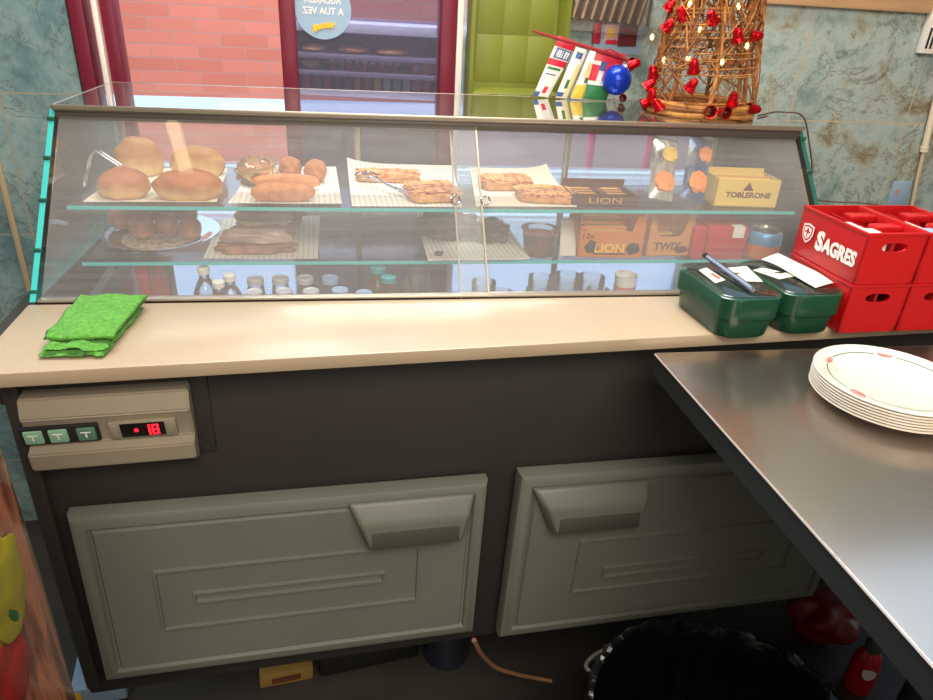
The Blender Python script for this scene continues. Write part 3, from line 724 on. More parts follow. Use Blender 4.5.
# leaning white card
P0 = at(560, 258, Z2); cd_ = MB().sheet(lambda s, t: Vector((.03*s+.012*t, .004+.055*t, .002+.055*t+.0*s)) , 2, 2, .0008).build('white_card', m_paper, None, (P0.x, P0.y, Z2+.0006), CA)
tag(cd_, 'white card leaning left of the orange candy box', 'card')
# orange box
a, c, W_, r_ = frame_from((577, 257.5), (641, 258.3), Z2)
ob = thing('candy_box', 'orange candy box with big black lettering on the lower shelf', 'candy box', (a.x, a.y, Z2+.0006), r_)
H_ = .080; D_ = .085; hf = .050
fp = [(0, 0), (W_, 0), (W_, H_*.97), (W_*.86, H_*.97), (W_*.80, hf), (W_*.04, hf), (0, hf+.012)]
MB().prism(fp, -.0015, 0, M=FRONT).box((0, 0, 0), (W_, D_, .002)).box((0, 0, 0), (.0015, D_, H_)).box((W_-.0015, 0, 0), (W_, D_, H_)).box((0, D_-.0015, 0), (W_, D_, H_)).build('carton', m_orange, ob)
MB().text('LION', .02, T(W_*.48, -.0004, .018) @ FRONT, bold=.0006, fit=(W_*.46, .017)).build('lettering', m_yel, ob)
MB().blob((W_*.20, -.0003, .020), (W_*.10, .0006, .012), 3, .3, 20, seed=3).blob((W_*.84, -.0003, .018), (W_*.10, .0006, .011), 3, .3, 20, seed=6).box((W_*.24, -.0006, .006), (W_*.74, 0, .0085)).text('12x', .012, T(W_*.14, -.0004, .041) @ FRONT, fit=(W_*.17, .010)).build('print', m_inkblk, ob)
MB().box((.004, .006, .0025), (W_-.004, D_-.004, .034)).build('insert', m_brownbar, ob)
for i in range(4):
    o = MB().box((-W_*.36, -.008, 0), (W_*.36, .008, .012), .004, 3).m(1).text('LION', .01, T(0, -.0084, .006) @ FRONT, fit=(W_*.34, .008)).box((-W_*.30, -.005, .0115), (W_*.30, .005, .0125), .0005).build('chocolate_bar', [m_oran, m_yel])
    o.location = Matrix.Translation((a.x, a.y, Z2)) @ RZ(r_) @ Vector((W_*.44, .016+.0185*i, .0355 + (.004*i))); o.rotation_euler.z = r_
    tag(o, f"orange wrapped bar in the orange box, {('front', 'second', 'third', 'back')[i]} row", 'chocolate bar', 'bars in the orange candy box')
# gold box
a, c, W_, r_ = frame_from((645, 257), (689, 256), Z2)
gb = thing('candy_box', 'caramel coloured candy box with a deep front cut-out beside the red box', 'candy box', (a.x, a.y, Z2+.0006), r_)
H_ = .080; hf = .038
fp = [(0, 0), (W_, 0), (W_, H_), (W_*.86, H_), (W_*.78, hf+.008), (W_*.68, hf), (W_*.30, hf), (W_*.2, hf+.008), (W_*.12, H_*.9), (0, H_*.9)]
m_cara = mat('caramel_card', (206, 140, 72), .5)
MB().prism(fp, -.0015, 0, M=FRONT).box((0, 0, 0), (W_, D_, .002)).box((0, 0, 0), (.0015, D_, H_)).box((W_-.0015, 0, 0), (W_, D_, H_)).box((0, D_-.0015, 0), (W_, D_, H_)).build('carton', m_cara, gb)
MB().text('TWIX', .02, T(W_*.46, -.0004, .020) @ FRONT, bold=.0004, fit=(W_*.62, .015)).blob((W_*.78, -.0003, .013), (W_*.14, .0006, .007), 3, .3, 20, seed=6).build('lettering', m_ink, gb)
for i in range(2):
    o = MB().box((-W_*.32, -.009, 0), (W_*.32, .009, .030), .004, 3).build('chocolate_bar', m_gold if i else m_brownbar)
    o.location = Matrix.Translation((a.x, a.y, Z2)) @ RZ(r_) @ Vector((W_*.48, .022+.024*i, .0030)); o.rotation_euler.z = r_
    tag(o, f"wrapped bar inside the caramel box, {('front', 'back')[i]} one", 'chocolate bar', 'bars in the caramel box')
# red box
a, c, W_, r_ = frame_from((703, 259), (741, 259.3), Z2); r_ -= .05
rb = thing('red_carton', 'small plain red carton with a white tab on the lower shelf', 'carton', (a.x, a.y, Z2+.0006), r_)
MB().box((0, 0, 0), (W_, .09, .062), .001).build('carton', m_redcard, rb)
MB().box((W_*.62, -.0006, .042), (W_*.9, 0, .0625)).box((W_*.62, -.0006, .062), (W_*.9, .02, .0626)).build('tab', m_white, rb)
b2 = MB().box((-.026, 0, 0), (-.002, .085, .060), .001).build('red_carton', m_redcard, None, (a.x, a.y, Z2+.0006), r_)
tag(b2, 'narrow dark red carton between the caramel box and the red carton', 'carton')
# can
pc = loc(759, 258, Z2); r = 14.8*mpp(759, 250, Z2)
can = thing('drink_can', 'drink can with blue top and orange body at the right end of the lower shelf', 'can', pc)
MB().lathe([(0, .001), (r*.8, .0), (r, .006), (r, .031), (0, .031)], 28).build('body', m_orange, can)
MB().lathe([(r, .031), (r, .048), (r*.88, .055), (r*.86, .0555)], 28).build('collar', m_skyblue, can)
MB().lathe([(0, .0535), (r*.80, .0535), (r*.83, .057), (r*.88, .057), (r*.88, .055)], 28).box((-.004, -.008, .0545), (.004, .006, .0555), .0004).build('lid', m_tin, can)

# ------------------------------------------------------------------ jars and glasses down in the well
ZF = .8012
def lidpos(px, py, zl): v = at(px, py, zl); return Vector((v.x, v.y, ZF))
def jar(px, py, h, rpx, lidm, label, group):
    p = lidpos(px, py, ZF+h); r = rpx*mpp(px, py, ZF+h)
    o = thing('glass_jar', label, 'jar', p, 0, group)
    MB().lathe([(0, .001), (r*.9, .0), (r*1.05, .006), (r*1.05, h*.72), (r*.9, h*.84), (r*.9, h*.9)], 20).build('body', m_gclear, o)
    MB().lathe([(0, h*.86), (r*.98, h*.86), (r, h*.88), (r, h*.985), (r*.93, h), (r*.8, h-.0015), (0, h-.0015)], 20).build('lid', lidm, o)
    return o
jl = [(255, 278, 'first'), (280, 277, 'second'), (305, 277, 'third'), (330, 277, 'fourth'), (254, 291, 'first'), (284, 290, 'second'), (311, 290, 'third'), (340, 289, 'fourth'), (364, 292, 'fifth')]
for i, (px, py, w_) in enumerate(jl):
    row = 'back' if py < 285 else 'front'
    jar(px, py, .074, 8.5, m_cap if i in (3, 7, 8) else m_lid, f'small lidded glass jar in the well, {w_} from the left in the {row} row', 'small lidded jars in the well')
m_amber = glass('amber_glass', (.86, .72, .5), haze=.1, hazecol=(210, 170, 110))
def bottle(px, py, h, rpx, capm, gm, label, group):
    p = lidpos(px, py, ZF+h); r = rpx*mpp(px, py, ZF+h)
    o = thing('glass_bottle', label, 'bottle', p, 0, group)
    MB().lathe([(0, .001), (r, 0), (r*1.05, .005), (r*1.05, h*.52), (r*.7, h*.70), (r*.42, h*.80), (r*.42, h*.93)], 20).build('body', gm, o)
    MB().lathe([(0, h*.88), (r*.5, h*.88), (r*.52, h*.985), (r*.45, h), (0, h)], 18).build('cap', capm, o)
bottle(378, 266, .094, 15, m_capteal, m_amber, 'amber bottle with a teal cap, back one of two', 'amber bottles with teal caps')
bottle(388, 276, .086, 15, m_capteal, m_amber, 'amber bottle with a teal cap, front one of two', 'amber bottles with teal caps')
for i, (px, py, h) in enumerate(((203, 267, .094), (218, 281, .088), (229, 274, .092))):
    bottle(px, py, h, 12, m_white, m_gclear, f"clear bottle with a white cap below the platter, {('back left', 'front', 'back right')[i]} of three", 'clear bottles with white caps')
def tumbler(px, py, h, rpx, label, group):
    p = lidpos(px, py, ZF+h); r = rpx*mpp(px, py, ZF+h)
    o = MB().lathe([(0, .004), (r*.7, .0), (r*.78, .004), (r, h*.8), (r*1.0, h), (r*.95, h), (r*.94, h*.8), (r*.72, .010), (0, .009)], 22).build('glass_tumbler', m_gclear, None, p)
    return tag(o, label, 'glass', group)
gl = [(418, 271, .090, 11, 'tall clear tumbler beside the amber bottles, back one'), (412, 282, .080, 11, 'clear tumbler beside the amber bottles, middle one'), (421, 292, .070, 11.5, 'clear tumbler beside the amber bottles, front one'),
      (484, 281, .080, 12, 'clear tumbler under the black chocolate, behind the door overlap'), (502, 291, .072, 11, 'clear tumbler under the black chocolate, right of the overlap'),
      (541, 276, .086, 12, 'clear tumbler under the pudding tub, back left'), (538, 289, .074, 12, 'clear tumbler under the pudding tub, front left'), (568, 274, .086, 12, 'clear tumbler under the orange box, back one'), (566, 287, .074, 12, 'clear tumbler under the orange box, front one'), (592, 276, .086, 13, 'clear tumbler below the middle of the orange box'), (598, 289, .072, 11, 'clear tumbler at the front below the orange box')]
for q in gl: tumbler(*q, 'clear tumblers in the well')
m_redbrown = mat('red_brown_pack', (120, 60, 50), .4, stops=[(.4, (110, 70, 58)), (.5, (170, 40, 40)), (.6, (84, 64, 54))], vscale=14, stretch=(3, .2, .2))
for i, (px0, px1, py, m_, nm) in enumerate(((139, 152, 300, m_redcard, 'red'), (153, 171, 300, m_redbrown, 'brown'))):
    a = at(px0, py, ZF+.02); c = at(px1, py, ZF+.02)
    o = MB().box((0, 0, 0), ((c-a).length, .05, .085), .002).m(1).box((.002, -.0006, .02), ((c-a).length-.002, 0, .06)).build('upright_packet', [m_, m_redbrown], None, (a.x, a.y, ZF), CA)
    tag(o, f'upright {nm} packet in the well below the platter', 'packet')
a = at(624, 290, ZF+.04)
o = thing('paper_cup', 'pink and white paper cup in the well beside the green boxes', 'cup', (a.x, a.y, ZF))
MB().lathe([(0, 0), (.016, 0), (.021, .07), (.0225, .0715), (.020, .070), (.015, .002), (0, .002)], 22).build('cup', m_white, o)
MB().lathe([(.0183, .02), (.0206, .052), (.0209, .052), (.0186, .02)], 22).build('band', mat('pink_band', (220, 120, 110), .5), o)
# ================================================================== BEHIND THE WINDOW, ON THE CASE, ON THE WALL
ZT = .9+HT+.0046
# --- round sticker on the pane
sp_ = aty(323, 9, YW+.010); sr = 28.5*(aty(324, 9, YW)-aty(323, 9, YW)).length
stk = thing('round_sticker', 'round grey-blue sticker with mirrored white lettering on the right window pane', 'sticker', (sp_.x, YW+.0105, sp_.z))
MB().lathe([(0, -.0004), (sr, -.0004), (sr, .0004), (0, .0004)], 56, FRONT).build('disc', m_stick, stk)
MB().text('AGUARDA', .02, T(0, -.0008, sr*.30) @ FRONT, bold=.0003, fit=(sr*1.30, sr*.25), flip=True).text('A TUA VEZ', .02, T(0, -.0008, -sr*.06) @ FRONT, bold=.0003, fit=(sr*1.45, sr*.23), flip=True).build('lettering', m_white, stk)
sq = [(-.38+.76*i/40 , .10*sin(i*1.05)*(1 if i < 34 else 1.4) - .14*(i/40)**2) for i in range(41)]
MB().tube([(-sr*x*1., -.0010, -sr*.52+sr*y) for x, y in sq], sr*.035, 6).build('scribble_emblem', m_yel, stk)
# --- drinks shelf added outside, standing in for a reflection in the pane
YS = 2.22; ya = -.17
n_ = Vector((-sin(ya), cos(ya), 0)); O_ = Vector((.05, YS, 0)); u_ = Vector((cos(ya), sin(ya), 0))
def sq_(px, py, dy=0):
    P = atp(px, py, O_+n_*dy, n_); return (P-O_).dot(u_), P.z
du = thing('reflection_shelf', 'dim open shelf unit of drinks and pizzas standing in for a reflection in the right window pane', 'shelf unit', O_, ya)
m_shelfw = mat('whitish_shelf', (206, 204, 210), .5); m_shelfd = mat('dark_shelf', (128, 116, 130), .6); m_back = mat('mauve_back_panel', (160, 138, 158), .7)
zs = [sq_(370, 29)[1], sq_(370, 56)[1], sq_(370, 73)[1], sq_(370, 93)[1]]
X0, X1 = sq_(291, 40)[0], sq_(450, 50)[0]
mk = MB(); mk.box((X0, .26, 0), (X1, .275, zs[0]+.02)); mk.build('back_panel', m_back, du)
for x_ in (X0, X1-.012): MB().box((x_, 0, 0), (x_+.012, .26, zs[0]+.02)).build('side_panel', m_shelfd, du)
for i, z_ in enumerate(zs):
    s_ = MB().box((X0+.013, 0, z_-.014), (X1-.013, .255, z_+(.012 if i == 0 else 0)), .002).build('shelf', m_shelfw if i == 0 else m_shelfd, du)
    if i == 0: s_['label'] = 'whitish top shelf'
MB().box((X0+.013, .02, 0), (X1-.013, .25, .10)).build('plinth', m_shelfd, du)
def onS(px, i, d=.06): # a spot on shelf i
    x_ = sq_(px, 56, d)[0]; return Vector(O_) + u_*x_ + n_*d + Vector((0, 0, zs[i]+.0006))
def pz(px, w, lab, sd):
    k = (aty(px+1, 50, YS)-aty(px, 50, YS)).length; r = w*k/2
    o = MB().blob((0, 0, .008), (r, .07, .011), 4, .15, 24, flat=-.007, seed=sd).build('shelf_pizza', m_pizza, None, onS(px, 1, .09), ya); tag(o, lab, 'pizza', 'pizzas on the reflection shelf')
pz(315, 26, 'leftmost flat pizza on the shelf added for the window reflection', 2); pz(354, 34, 'middle flat pizza on the shelf added for the window reflection', 5); pz(392, 34, 'rightmost flat pizza on the shelf added for the window reflection', 9)
k_ = (aty(312, 60, YS)-aty(311, 60, YS)).length
o = MB().blob((0, 0, .014), (9.5*k_, .04, .016), 4, .1, 20, flat=-.0135, seed=4).build('bread_loaf', m_bread2, None, onS(311, 2, .07), ya); tag(o, 'pale bread loaf on the shelf added for the window reflection', 'bread')
for i, px in enumerate(range(333, 405, 8)):
    r = 3.2*k_; o = thing('spice_jar', f'small jar on the shelf added for the window reflection, {("first","second","third","fourth","fifth","sixth","seventh","eighth","ninth")[i]} from the loaf', 'jar', onS(px, 2, .06), 0, 'small jars on the reflection shelf')
    MB().lathe([(0, 0), (r, 0), (r, .020), (0, .020)], 12).build('jar', m_amber if i % 2 else m_redbrown, o); MB().lathe([(0, .0195), (r*.9, .0195), (r*.9, .027), (0, .027)], 12).build('lid', m_lid, o)
o = thing('orange_box', 'orange box with a pale square on the shelf added for the window reflection', 'box', onS(424, 2, .05), ya)
MB().box((-12.5*k_, 0, 0), (12.5*k_, .10, min(19*k_, (zs[1]-zs[2])*.58)), .002).build('box', m_orange, o); MB().box((-9*k_, -.001, 3*k_), (-4*k_, 0, 9*k_)).build('label', m_stick, o)
cc = [(306, (196, 60, 90)), (316, (150, 90, 110)), (326, (190, 70, 96)), (337, (110, 100, 120)), (347, (120, 90, 100)), (357, (226, 124, 50)), (367, (150, 84, 56)), (377, (222, 186, 70)), (387, (176, 196, 170)), (397, (140, 180, 150)), (407, (200, 200, 190)), (417, (216, 90, 110)), (427, (206, 70, 100))]
for i, (px, c_) in enumerate(cc):
    r = 4.2*k_; o = thing('shelf_can', f'drink can on the bottom shelf added for the window reflection, number {i+1} from the left', 'can', onS(px, 3, .05), 0, 'cans on the reflection shelf')
    o['label'] = f"drink can added for the window reflection, {('first','second','third','fourth','fifth','sixth','seventh','eighth','ninth','tenth','eleventh','twelfth','last')[i]} from the left in the bottom row"
    hh = 15*k_
    MB().lathe([(0, 0), (r*.85, 0), (r, .003), (r, hh*.9), (r*.85, hh*.97)], 14).build('body', mat('can_%d' % i, c_, .35), o); MB().lathe([(0, hh*.96), (r*.84, hh*.96), (r*.86, hh), (0, hh*.985)], 14).build('lid', m_tin, o)
# --- magenta chair outside
YC = 2.3
ca_, cb_ = aty(586, 190, YC), aty(640, 180, YC); hw = (cb_.x-ca_.x)/2
ch = thing('plastic_chair', 'magenta slatted chair outside, seen through the right half of the glass case', 'chair', ((ca_.x+cb_.x)/2, YC, 0), 0)
zs_ = .46; zt2 = aty(586, 100, YC).z
MB().box((-hw-.02, 0, zs_-.03), (hw+.02, .40, zs_), .012, 3).build('seat', m_mag, ch)
for sx_ in (-1, 1):
    MB().tube([(sx_*hw, .0, 0), (sx_*hw, 0, zs_), (sx_*(hw+.01), -.02, zt2)], .013, 8).build('back_post', m_mag, ch)
    MB().tube([(sx_*(hw+.02), .40, 0), (sx_*hw, .37, zs_-.02)], .014, 8).build('leg', m_mag, ch)
MB().sheet(lambda s, t: Vector(((s-.5)*hw*2, -.02-.02*sin(pi*s), zt2-.10+.10*t)), 10, 4, .012).build('top_rail', m_mag, ch)
MB().tube([(-hw, 0, zs_+.10), (0, -.008, zs_+.14), (hw, 0, zs_+.10)], .010, 8).build('cross_rail', m_mag, ch)

# --- lime crate leaning against the wall behind the case
kb = at(470, 97, ZT); kc = at(566, 99, ZT)
lw = (kc-kb).length; lm_ = (kb+kc)/2; vv = (lm_-A).dot(V)
print('lime v', vv, 'CD', CD, 'kb', kb)
lo_ = Vector((lm_.x, YW-.040, 1.1215))
LZ = aty(518, 98.5, YW-.055).z
SILL = MB().box((XF+.01, cw(0, CD+.004).y+.012, LZ-.012), (1.02, YW, LZ-.0006), .002).build('trim_3', m_alu); struct(SILL)
kb = aty(470, 50, YW-.05); kc = aty(567, 50, YW-.05); lw = kc.x-kb.x
lt = thing('lime_crate', 'lime green plastic crate standing on its side behind the glass case', 'crate', ((kb.x+kc.x)/2, YW-.004, LZ), 0)
LH = .36; ld = .050
t = MB(); ringrect(t, -lw/2, lw/2, 0, LH, [(0, -.002), (.0, -ld), (.008, -ld-.002), (.011, -ld+.001), (.018, -.010)], True)
t.build('shell', m_lime, lt)
for sx_ in (-1,):
    for sl in (0, 1):
        MB().box((-.062+sl*.012, -ld-.0028, .0035), (-.053+sl*.012, -ld-.001, .0075), .0008).build('slot', m_gasket, lt)
for i in range(3):
    for j in range(3):
        MB().box((-lw/2+.022+i*(lw-.044)/3, -.0106, .03+j*.10), (-lw/2+.022+(i+1)*(lw-.044)/3-.002, -.0099, .03+j*.10+.098), .0003).build('panel', m_limed, lt)
# --- packets in front of it
YP = aty(560, 97, 1.0).y
YP = at(560, 98, ZT).y
YP = min(YP, cw(.9, CD).y-.03)
print('YP', YP)
def packet(corners, label, draw, dy, name='sauce_packet', bend=.006):
    P = [aty(x, y, YP+dy) for x, y in corners]    # TL TR BR BL
    dz_ = ZT+.0008-min(P[2].z, P[3].z); c = (P[2]+P[3])/2; c.z = min(P[2].z, P[3].z)
    P = [p-c for p in P]
    o = thing(name, label, 'packet', (c.x, c.y, ZT+.0008))
    def f(s, t, off=0): # s across, t down
        q = (P[0]*(1-s)+P[1]*s)*(1-t)+(P[3]*(1-s)+P[2]*s)*t
        e = (1-(2*s-1)**4)*(1-(2*t-1)**6)
        return q + Vector((0, -off*e + .0012*noise.noise(Vector((s*6, t*9, dy*90)))*e, 0))
    MB().sheet(lambda s, t: f(s, t, bend), 12, 18).sheet(lambda s, t: f(s, t, -bend), 12, 18).build('pouch', m_white, o)
    for nm, (s0, t0, s1, t1), m_ in draw:
        MB().sheet(lambda s, t: f(s0+(s1-s0)*s, t0+(t1-t0)*t, bend)+Vector((0, -.0007, 0)), 8, 8).build(nm, m_, o)
    return o
m_pkred = mat('packet_red', (206, 36, 62), .35); m_pkgreen = mat('packet_green', (44, 120, 70), .4); m_pkcream = mat('packet_cream', (232, 214, 160), .4); m_pkyel = mat('packet_yellow', (226, 196, 74), .4); m_pkblue = mat('packet_blue', (60, 92, 150), .4)
packet([(559, 36), (578, 43), (548, 98), (533, 96)], 'leftmost leaning packet, white with red top band and blue oval', [('red_band', (0, 0, 1, .16), m_pkred), ('blue_oval', (.12, .18, .95, .34), m_pkblue), ('white_oval', (.2, .20, .86, .32), m_white), ('red_stripe', (0, .36, 1, .46), m_pkred), ('line', (.08, .49, .8, .53), m_pkgreen), ('line', (.1, .60, .7, .62), m_pkblue), ('dot', (.4, .82, .65, .93), m_pkred), ('corner', (0, .92, .3, 1), m_pkblue)], .012)
packet([(576, 46), (588, 50), (567, 98), (555, 97)], 'second leaning packet from the left, white with cream and green print', [('print', (.2, .08, .7, .2), m_pkblue), ('cream_strip', (.55, .3, .95, .98), m_pkcream), ('leaf', (.3, .62, .55, .80), m_pkgreen), ('base', (.0, .88, .5, .97), m_pkblue)], .004)
packet([(590, 50), (601, 50), (582, 99), (570, 98)], 'third leaning packet from the left, pale yellow with a yellow foot', [('yellow_foot', (0, .7, 1, .98), m_pkyel), ('print', (.3, .25, .8, .55), m_pkcream), ('leaf', (.5, .55, .9, .66), m_pkgreen)], -.003)
packet([(597, 48), (626, 54), (606, 100), (583, 98)], 'rightmost leaning packet, red and white striped with dark green foot', [('red_top', (0, 0, 1, .22), m_pkred), ('red_stripe', (.0, .30, .25, .62), m_pkred), ('red_stripe', (.45, .22, .75, .6), m_pkred), ('print', (.25, .22, .45, .40), m_pkblue), ('green_foot', (0, .70, 1, 1), m_pkgreen)], -.011)
# --- biscuits and chocolate fingers hung on the wall
YB = YW-.022
def wallp(px, py, dy=-.02): return aty(px, py, YW+dy)
bp_ = thing('biscuit_pack', 'clear pack of dark sandwich biscuits hanging on the wall beside the rattan cone', 'biscuits', wallp(612, 12))
o0 = wallp(612, 12)
for i in range(8):
    q = wallp(576+9.2*i, 2.0+1.1*i)-o0
    MB().box((-.0085, -.010, -.034), (.0085, .010, .045), .005, 3, M=T(*q) @ RYm(.22)).m(1).box((-.003, -.012, -.032), (.003, .012, .043), .002, M=T(*q) @ RYm(.22)).build('biscuit', [m_dark, m_cream], bp_)
MB().box((wallp(571, 0)-o0).x*Vector((1, 0, 0)) + Vector((0, -.014, -.045)), (wallp(652, 0)-o0).x*Vector((1, 0, 0)) + Vector((0, .016, .05)), .008, 3).build('wrapper', m_wrap, bp_)
q = wallp(608, -14)-o0; MB().tube([q+Vector((0, .021, .0)), q+Vector((0, .0, .0)), q+Vector((0, -.004, .01))], .0025, 6).build('hanger', m_chrome, bp_)
fo = wallp(620, 36, -.004)
fc = thing('finger_pack', 'white hanging card with a pink panel and four dark red fingers', 'card pack', fo)
cA, cB = wallp(598, 24)-fo, wallp(642, 56)-fo
MB().box((cA.x, -.002, cB.z), (cB.x, .0035, cA.z), .0006).build('card', m_stick, fc)
q = wallp(620, 24, -.004)-fo
MB().tube([q+Vector((0, .004, .003)), q+Vector((0, -.006, .003)), q+Vector((0, -.008, .008))], .0016, 6).build('hanger', m_chrome, fc)
m_dkred = mat('dark_red_finger', (104, 30, 44), .45)
def strip(x0, x1, y0, y1, nm, m_, d=.006):
    a_, b_ = wallp(x0, y0)-fo, wallp(x1, y1)-fo
    MB().box((a_.x, -.002-d, b_.z), (b_.x, -.0018, a_.z), .002).build(nm, m_, fc)
strip(596, 601.5, 22, 44, 'red_bar', mat('crimson_bar', (178, 30, 66), .4))
strip(608, 619, 24, 42, 'pink_panel', mat('pink_panel', (232, 186, 196), .5), .001); strip(610, 616, 28, 38, 'print', m_yel, .002); strip(608, 619, 40, 45, 'base_band', m_pkred, .002)
for x_ in (622, 626.2, 630.4, 634.6): strip(x_, x_+2.8, 26, 47, 'finger', m_dkred)

# --- rattan cone lamp
tc_ = at(697, 113, ZT); r0 = 56*mpp(697, 113, ZT); TH = .46
r0 = min(r0, .102)
print('tree', tc_, r0, 'case front v', (tc_-A).dot(V), 'LEAN', LEAN, CD)
tree = thing('rattan_cone_lamp', 'rattan cone wound with twigs, red foil bells and warm lights on the case top', 'christmas decoration', (tc_.x, tc_.y, ZT+.0006))
rt = lambda z: r0*(1-z/TH*.62)
for k in range(3):
    zz = .006+.007*k
    MB().tube([((rt(zz)+.0015*sin(5*a+k))*cos(a), (rt(zz)+.0015*sin(5*a+k))*sin(a), zz+.0015*sin(3*a+2*k)) for a in [2*pi*i/40 for i in range(40)]], .0050, 7, True).build('base_ring', m_twigl if k != 1 else m_twig, tree)
for k in range(9):
    a = 2*pi*k/9+.2
    MB().tube([(rt(z)*cos(a+.05*sin(z*20+k)), rt(z)*sin(a+.05*sin(z*20+k)), z) for z in [.008+.44*i/8 for i in range(9)]], [.0042-.0002*i for i in range(9)], 7).build('stick', m_twig if k % 2 else m_twigl, tree)
tw = MB(); tw2 = MB(); R2 = random.Random(11)
for k in range(330):
    a0 = R2.uniform(0, 2*pi); z0 = R2.uniform(.0, .34); sw_ = R2.choice((-1, 1))*R2.uniform(.3, 1.6); dz_ = R2.uniform(.04, .26); ph = R2.uniform(0, 6)
    pts = []
    for i in range(9):
        s_ = i/8; z = min(max(z0+dz_*s_+.006*sin(6*s_+ph), .004), .45); rr = rt(z)+.003+.004*sin(5*s_+ph)
        pts.append((rr*cos(a0+sw_*s_), rr*sin(a0+sw_*s_), z))
    (tw if k % 3 else tw2).tube(pts, R2.uniform(.0007, .0019), 5)
for k in range(34):
    z0 = R2.uniform(.005, .40); a0 = R2.uniform(0, 6.28)
    tw2.tube([((rt(z0+.02*i/14)+.0035)*cos(a0+i*.32), (rt(z0+.02*i/14)+.0035)*sin(a0+i*.32), z0+.022*i/14) for i in range(15)], .0011, 5)
o = tw.build('brown_twigs', m_twig, tree); o['kind'] = 'stuff'; o = tw2.build('pale_twigs', m_twigl, tree); o['kind'] = 'stuff'
o0 = Vector((tc_.x, tc_.y, ZT+.0006))
def oncone(px, py, out=.006, front=True):
    d = ray(px, py); best = None
    for i in range(500):
        P = CAM + d*((tc_.y-.13+.26*i/500)/d.y); q = P-o0
        if q.z < -.002: continue
        e = math.hypot(q.x, q.y)-(rt(max(q.z, 0))+out)
        if e < 0: return q
        if best is None or e < best[0]: best = (e, q)
    q = best[1]; return q
bells = [(646, 110, (-.9, .2, -.5)), (650, 84, (-.7, .3, -.6)), (634, 64, (-.8, .2, -.4)), (653, 72, (.3, .2, -.9)), (708, 116, (-.2, -1, .05)), (722, 116, (.2, -1, .0)), (754, 109, (-1, .2, .1)), (738, 35, (.3, .1, -.9)), (756, 36, (-1, .3, -.1)), (712, 17, (.6, .3, -.6)), (671, 4, (-.3, .3, -.8)), (669, 25, (-.4, .4, -.7)), (694, 66, (.3, .3, -.9)), (682, 13, (.6, .2, -.6)), (692, 85, (-.3, .4, -.8)), (733, 99, (.2, .3, -.9)), (652, 95, (.2, .2, -.9)), (656, 114, (.5, -.3, -.7))]
for i, (px, py, dr) in enumerate(bells):
    q = oncone(px, py, .009); d_ = Vector(dr).normalized()
    q.z = max(q.z, .0165)
    M_ = T(*q) @ d_.to_track_quat('Z', 'Y').to_matrix().to_4x4() @ Matrix.Scale(1.15, 4)
    MB().lathe([(.0, -.011), (.004, -.0105), (.0068, -.006), (.0075, .001), (.0098, .008), (.0102, .0095), (.0088, .0090)], 18, M_).m(1).lathe([(.0090, .0088), (.0068, .001), (.0058, -.006), (0, -.008)], 14, M_).blob((0, 0, .0055), (.0026, .0026, .0026), 2, M=M_).build('bell', [m_bell, m_bellin], tree)
for px, py in ((652, 37), (688, 58), (739, 6), (747, 46), (664, 60), (700, 30), (722, 62), (690, 4)):
    q = oncone(px, py, .002)
    MB().blob(q, (.0032, .0032, .0052), 2).build('bulb', m_bulb, tree)
gb_ = MB()
for i in range(150):
    a = 2*pi*i/150*2; z = .018+.0012*i+.012*sin(a*3)
    rr = rt(z)+.002; gb_.blob((rr*cos(a), rr*sin(a), z), (.0013, .0013, .0013), 1)
o = gb_.build('bead_garland', m_bell, tree); o['kind'] = 'stuff'
# twig branch with the bauble
pts = [aty(x, y, YP-.018) for x, y in ((533, 31), (546, 35), (562, 40), (580, 45), (600, 51), (622, 58), (640, 66))]
o = MB().tube(pts, [.0022, .0030, .0034, .0036, .0038, .0036, .003], 8).tube([pts[4], pts[4]+Vector((.02, -.004, .004)), pts[4]+Vector((.045, -.006, -.006))], .002, 6).build('twig_branch', mat('dark_red_twig', (150, 36, 48), .4), None)
tag(o, 'thin dark red twig reaching left above the leaning packets', 'twig')
for v in o.data.vertices: v.co -= pts[3]
o.location = pts[3]
pb_ = at(619, 100, ZT); bq = aty(617, 80, YP-.035); br_ = 13.5*(aty(618, 80, YP-.035)-aty(617, 80, YP-.035)).length
bau = thing('bauble', 'blue satin bauble hanging left of the rattan cone', 'bauble', bq)
MB().blob((0, 0, 0), (br_, br_, br_), 4).build('ball', m_baub, bau)
MB().lathe([(br_*.2, br_*.94), (br_*.2, br_*1.12), (0, br_*1.14)], 14, RYm(.5)).tube([Vector((br_*.55, 0, br_*1.0)), Vector((br_*.8, .006, br_*1.35))], .0006, 5).build('cap', m_lid, bau)
for i, (px, py) in enumerate(((622, 101), (632, 62))):
    q = aty(px, py, YP-.03)
    if i == 0: q.z = ZT+.0082
    d_ = Vector((-.3, -.9, .2)).normalized(); M_ = d_.to_track_quat('Z', 'Y').to_matrix().to_4x4()
    o = MB().lathe([(.0, -.011), (.004, -.0105), (.0060, -.006), (.0062, .001), (.0078, .008), (.0080, .0095), (.0070, .0090)], 18, M_).m(1).lathe([(.0072, .0088), (.0058, .001), (.005, -.006), (0, -.008)], 14, M_).build('red_bell', [m_bell, m_bellin], None, q)
    tag(o, ('small red foil bell lying below the blue bauble', 'small red foil bell on the end of the red twig')[i], 'bell')
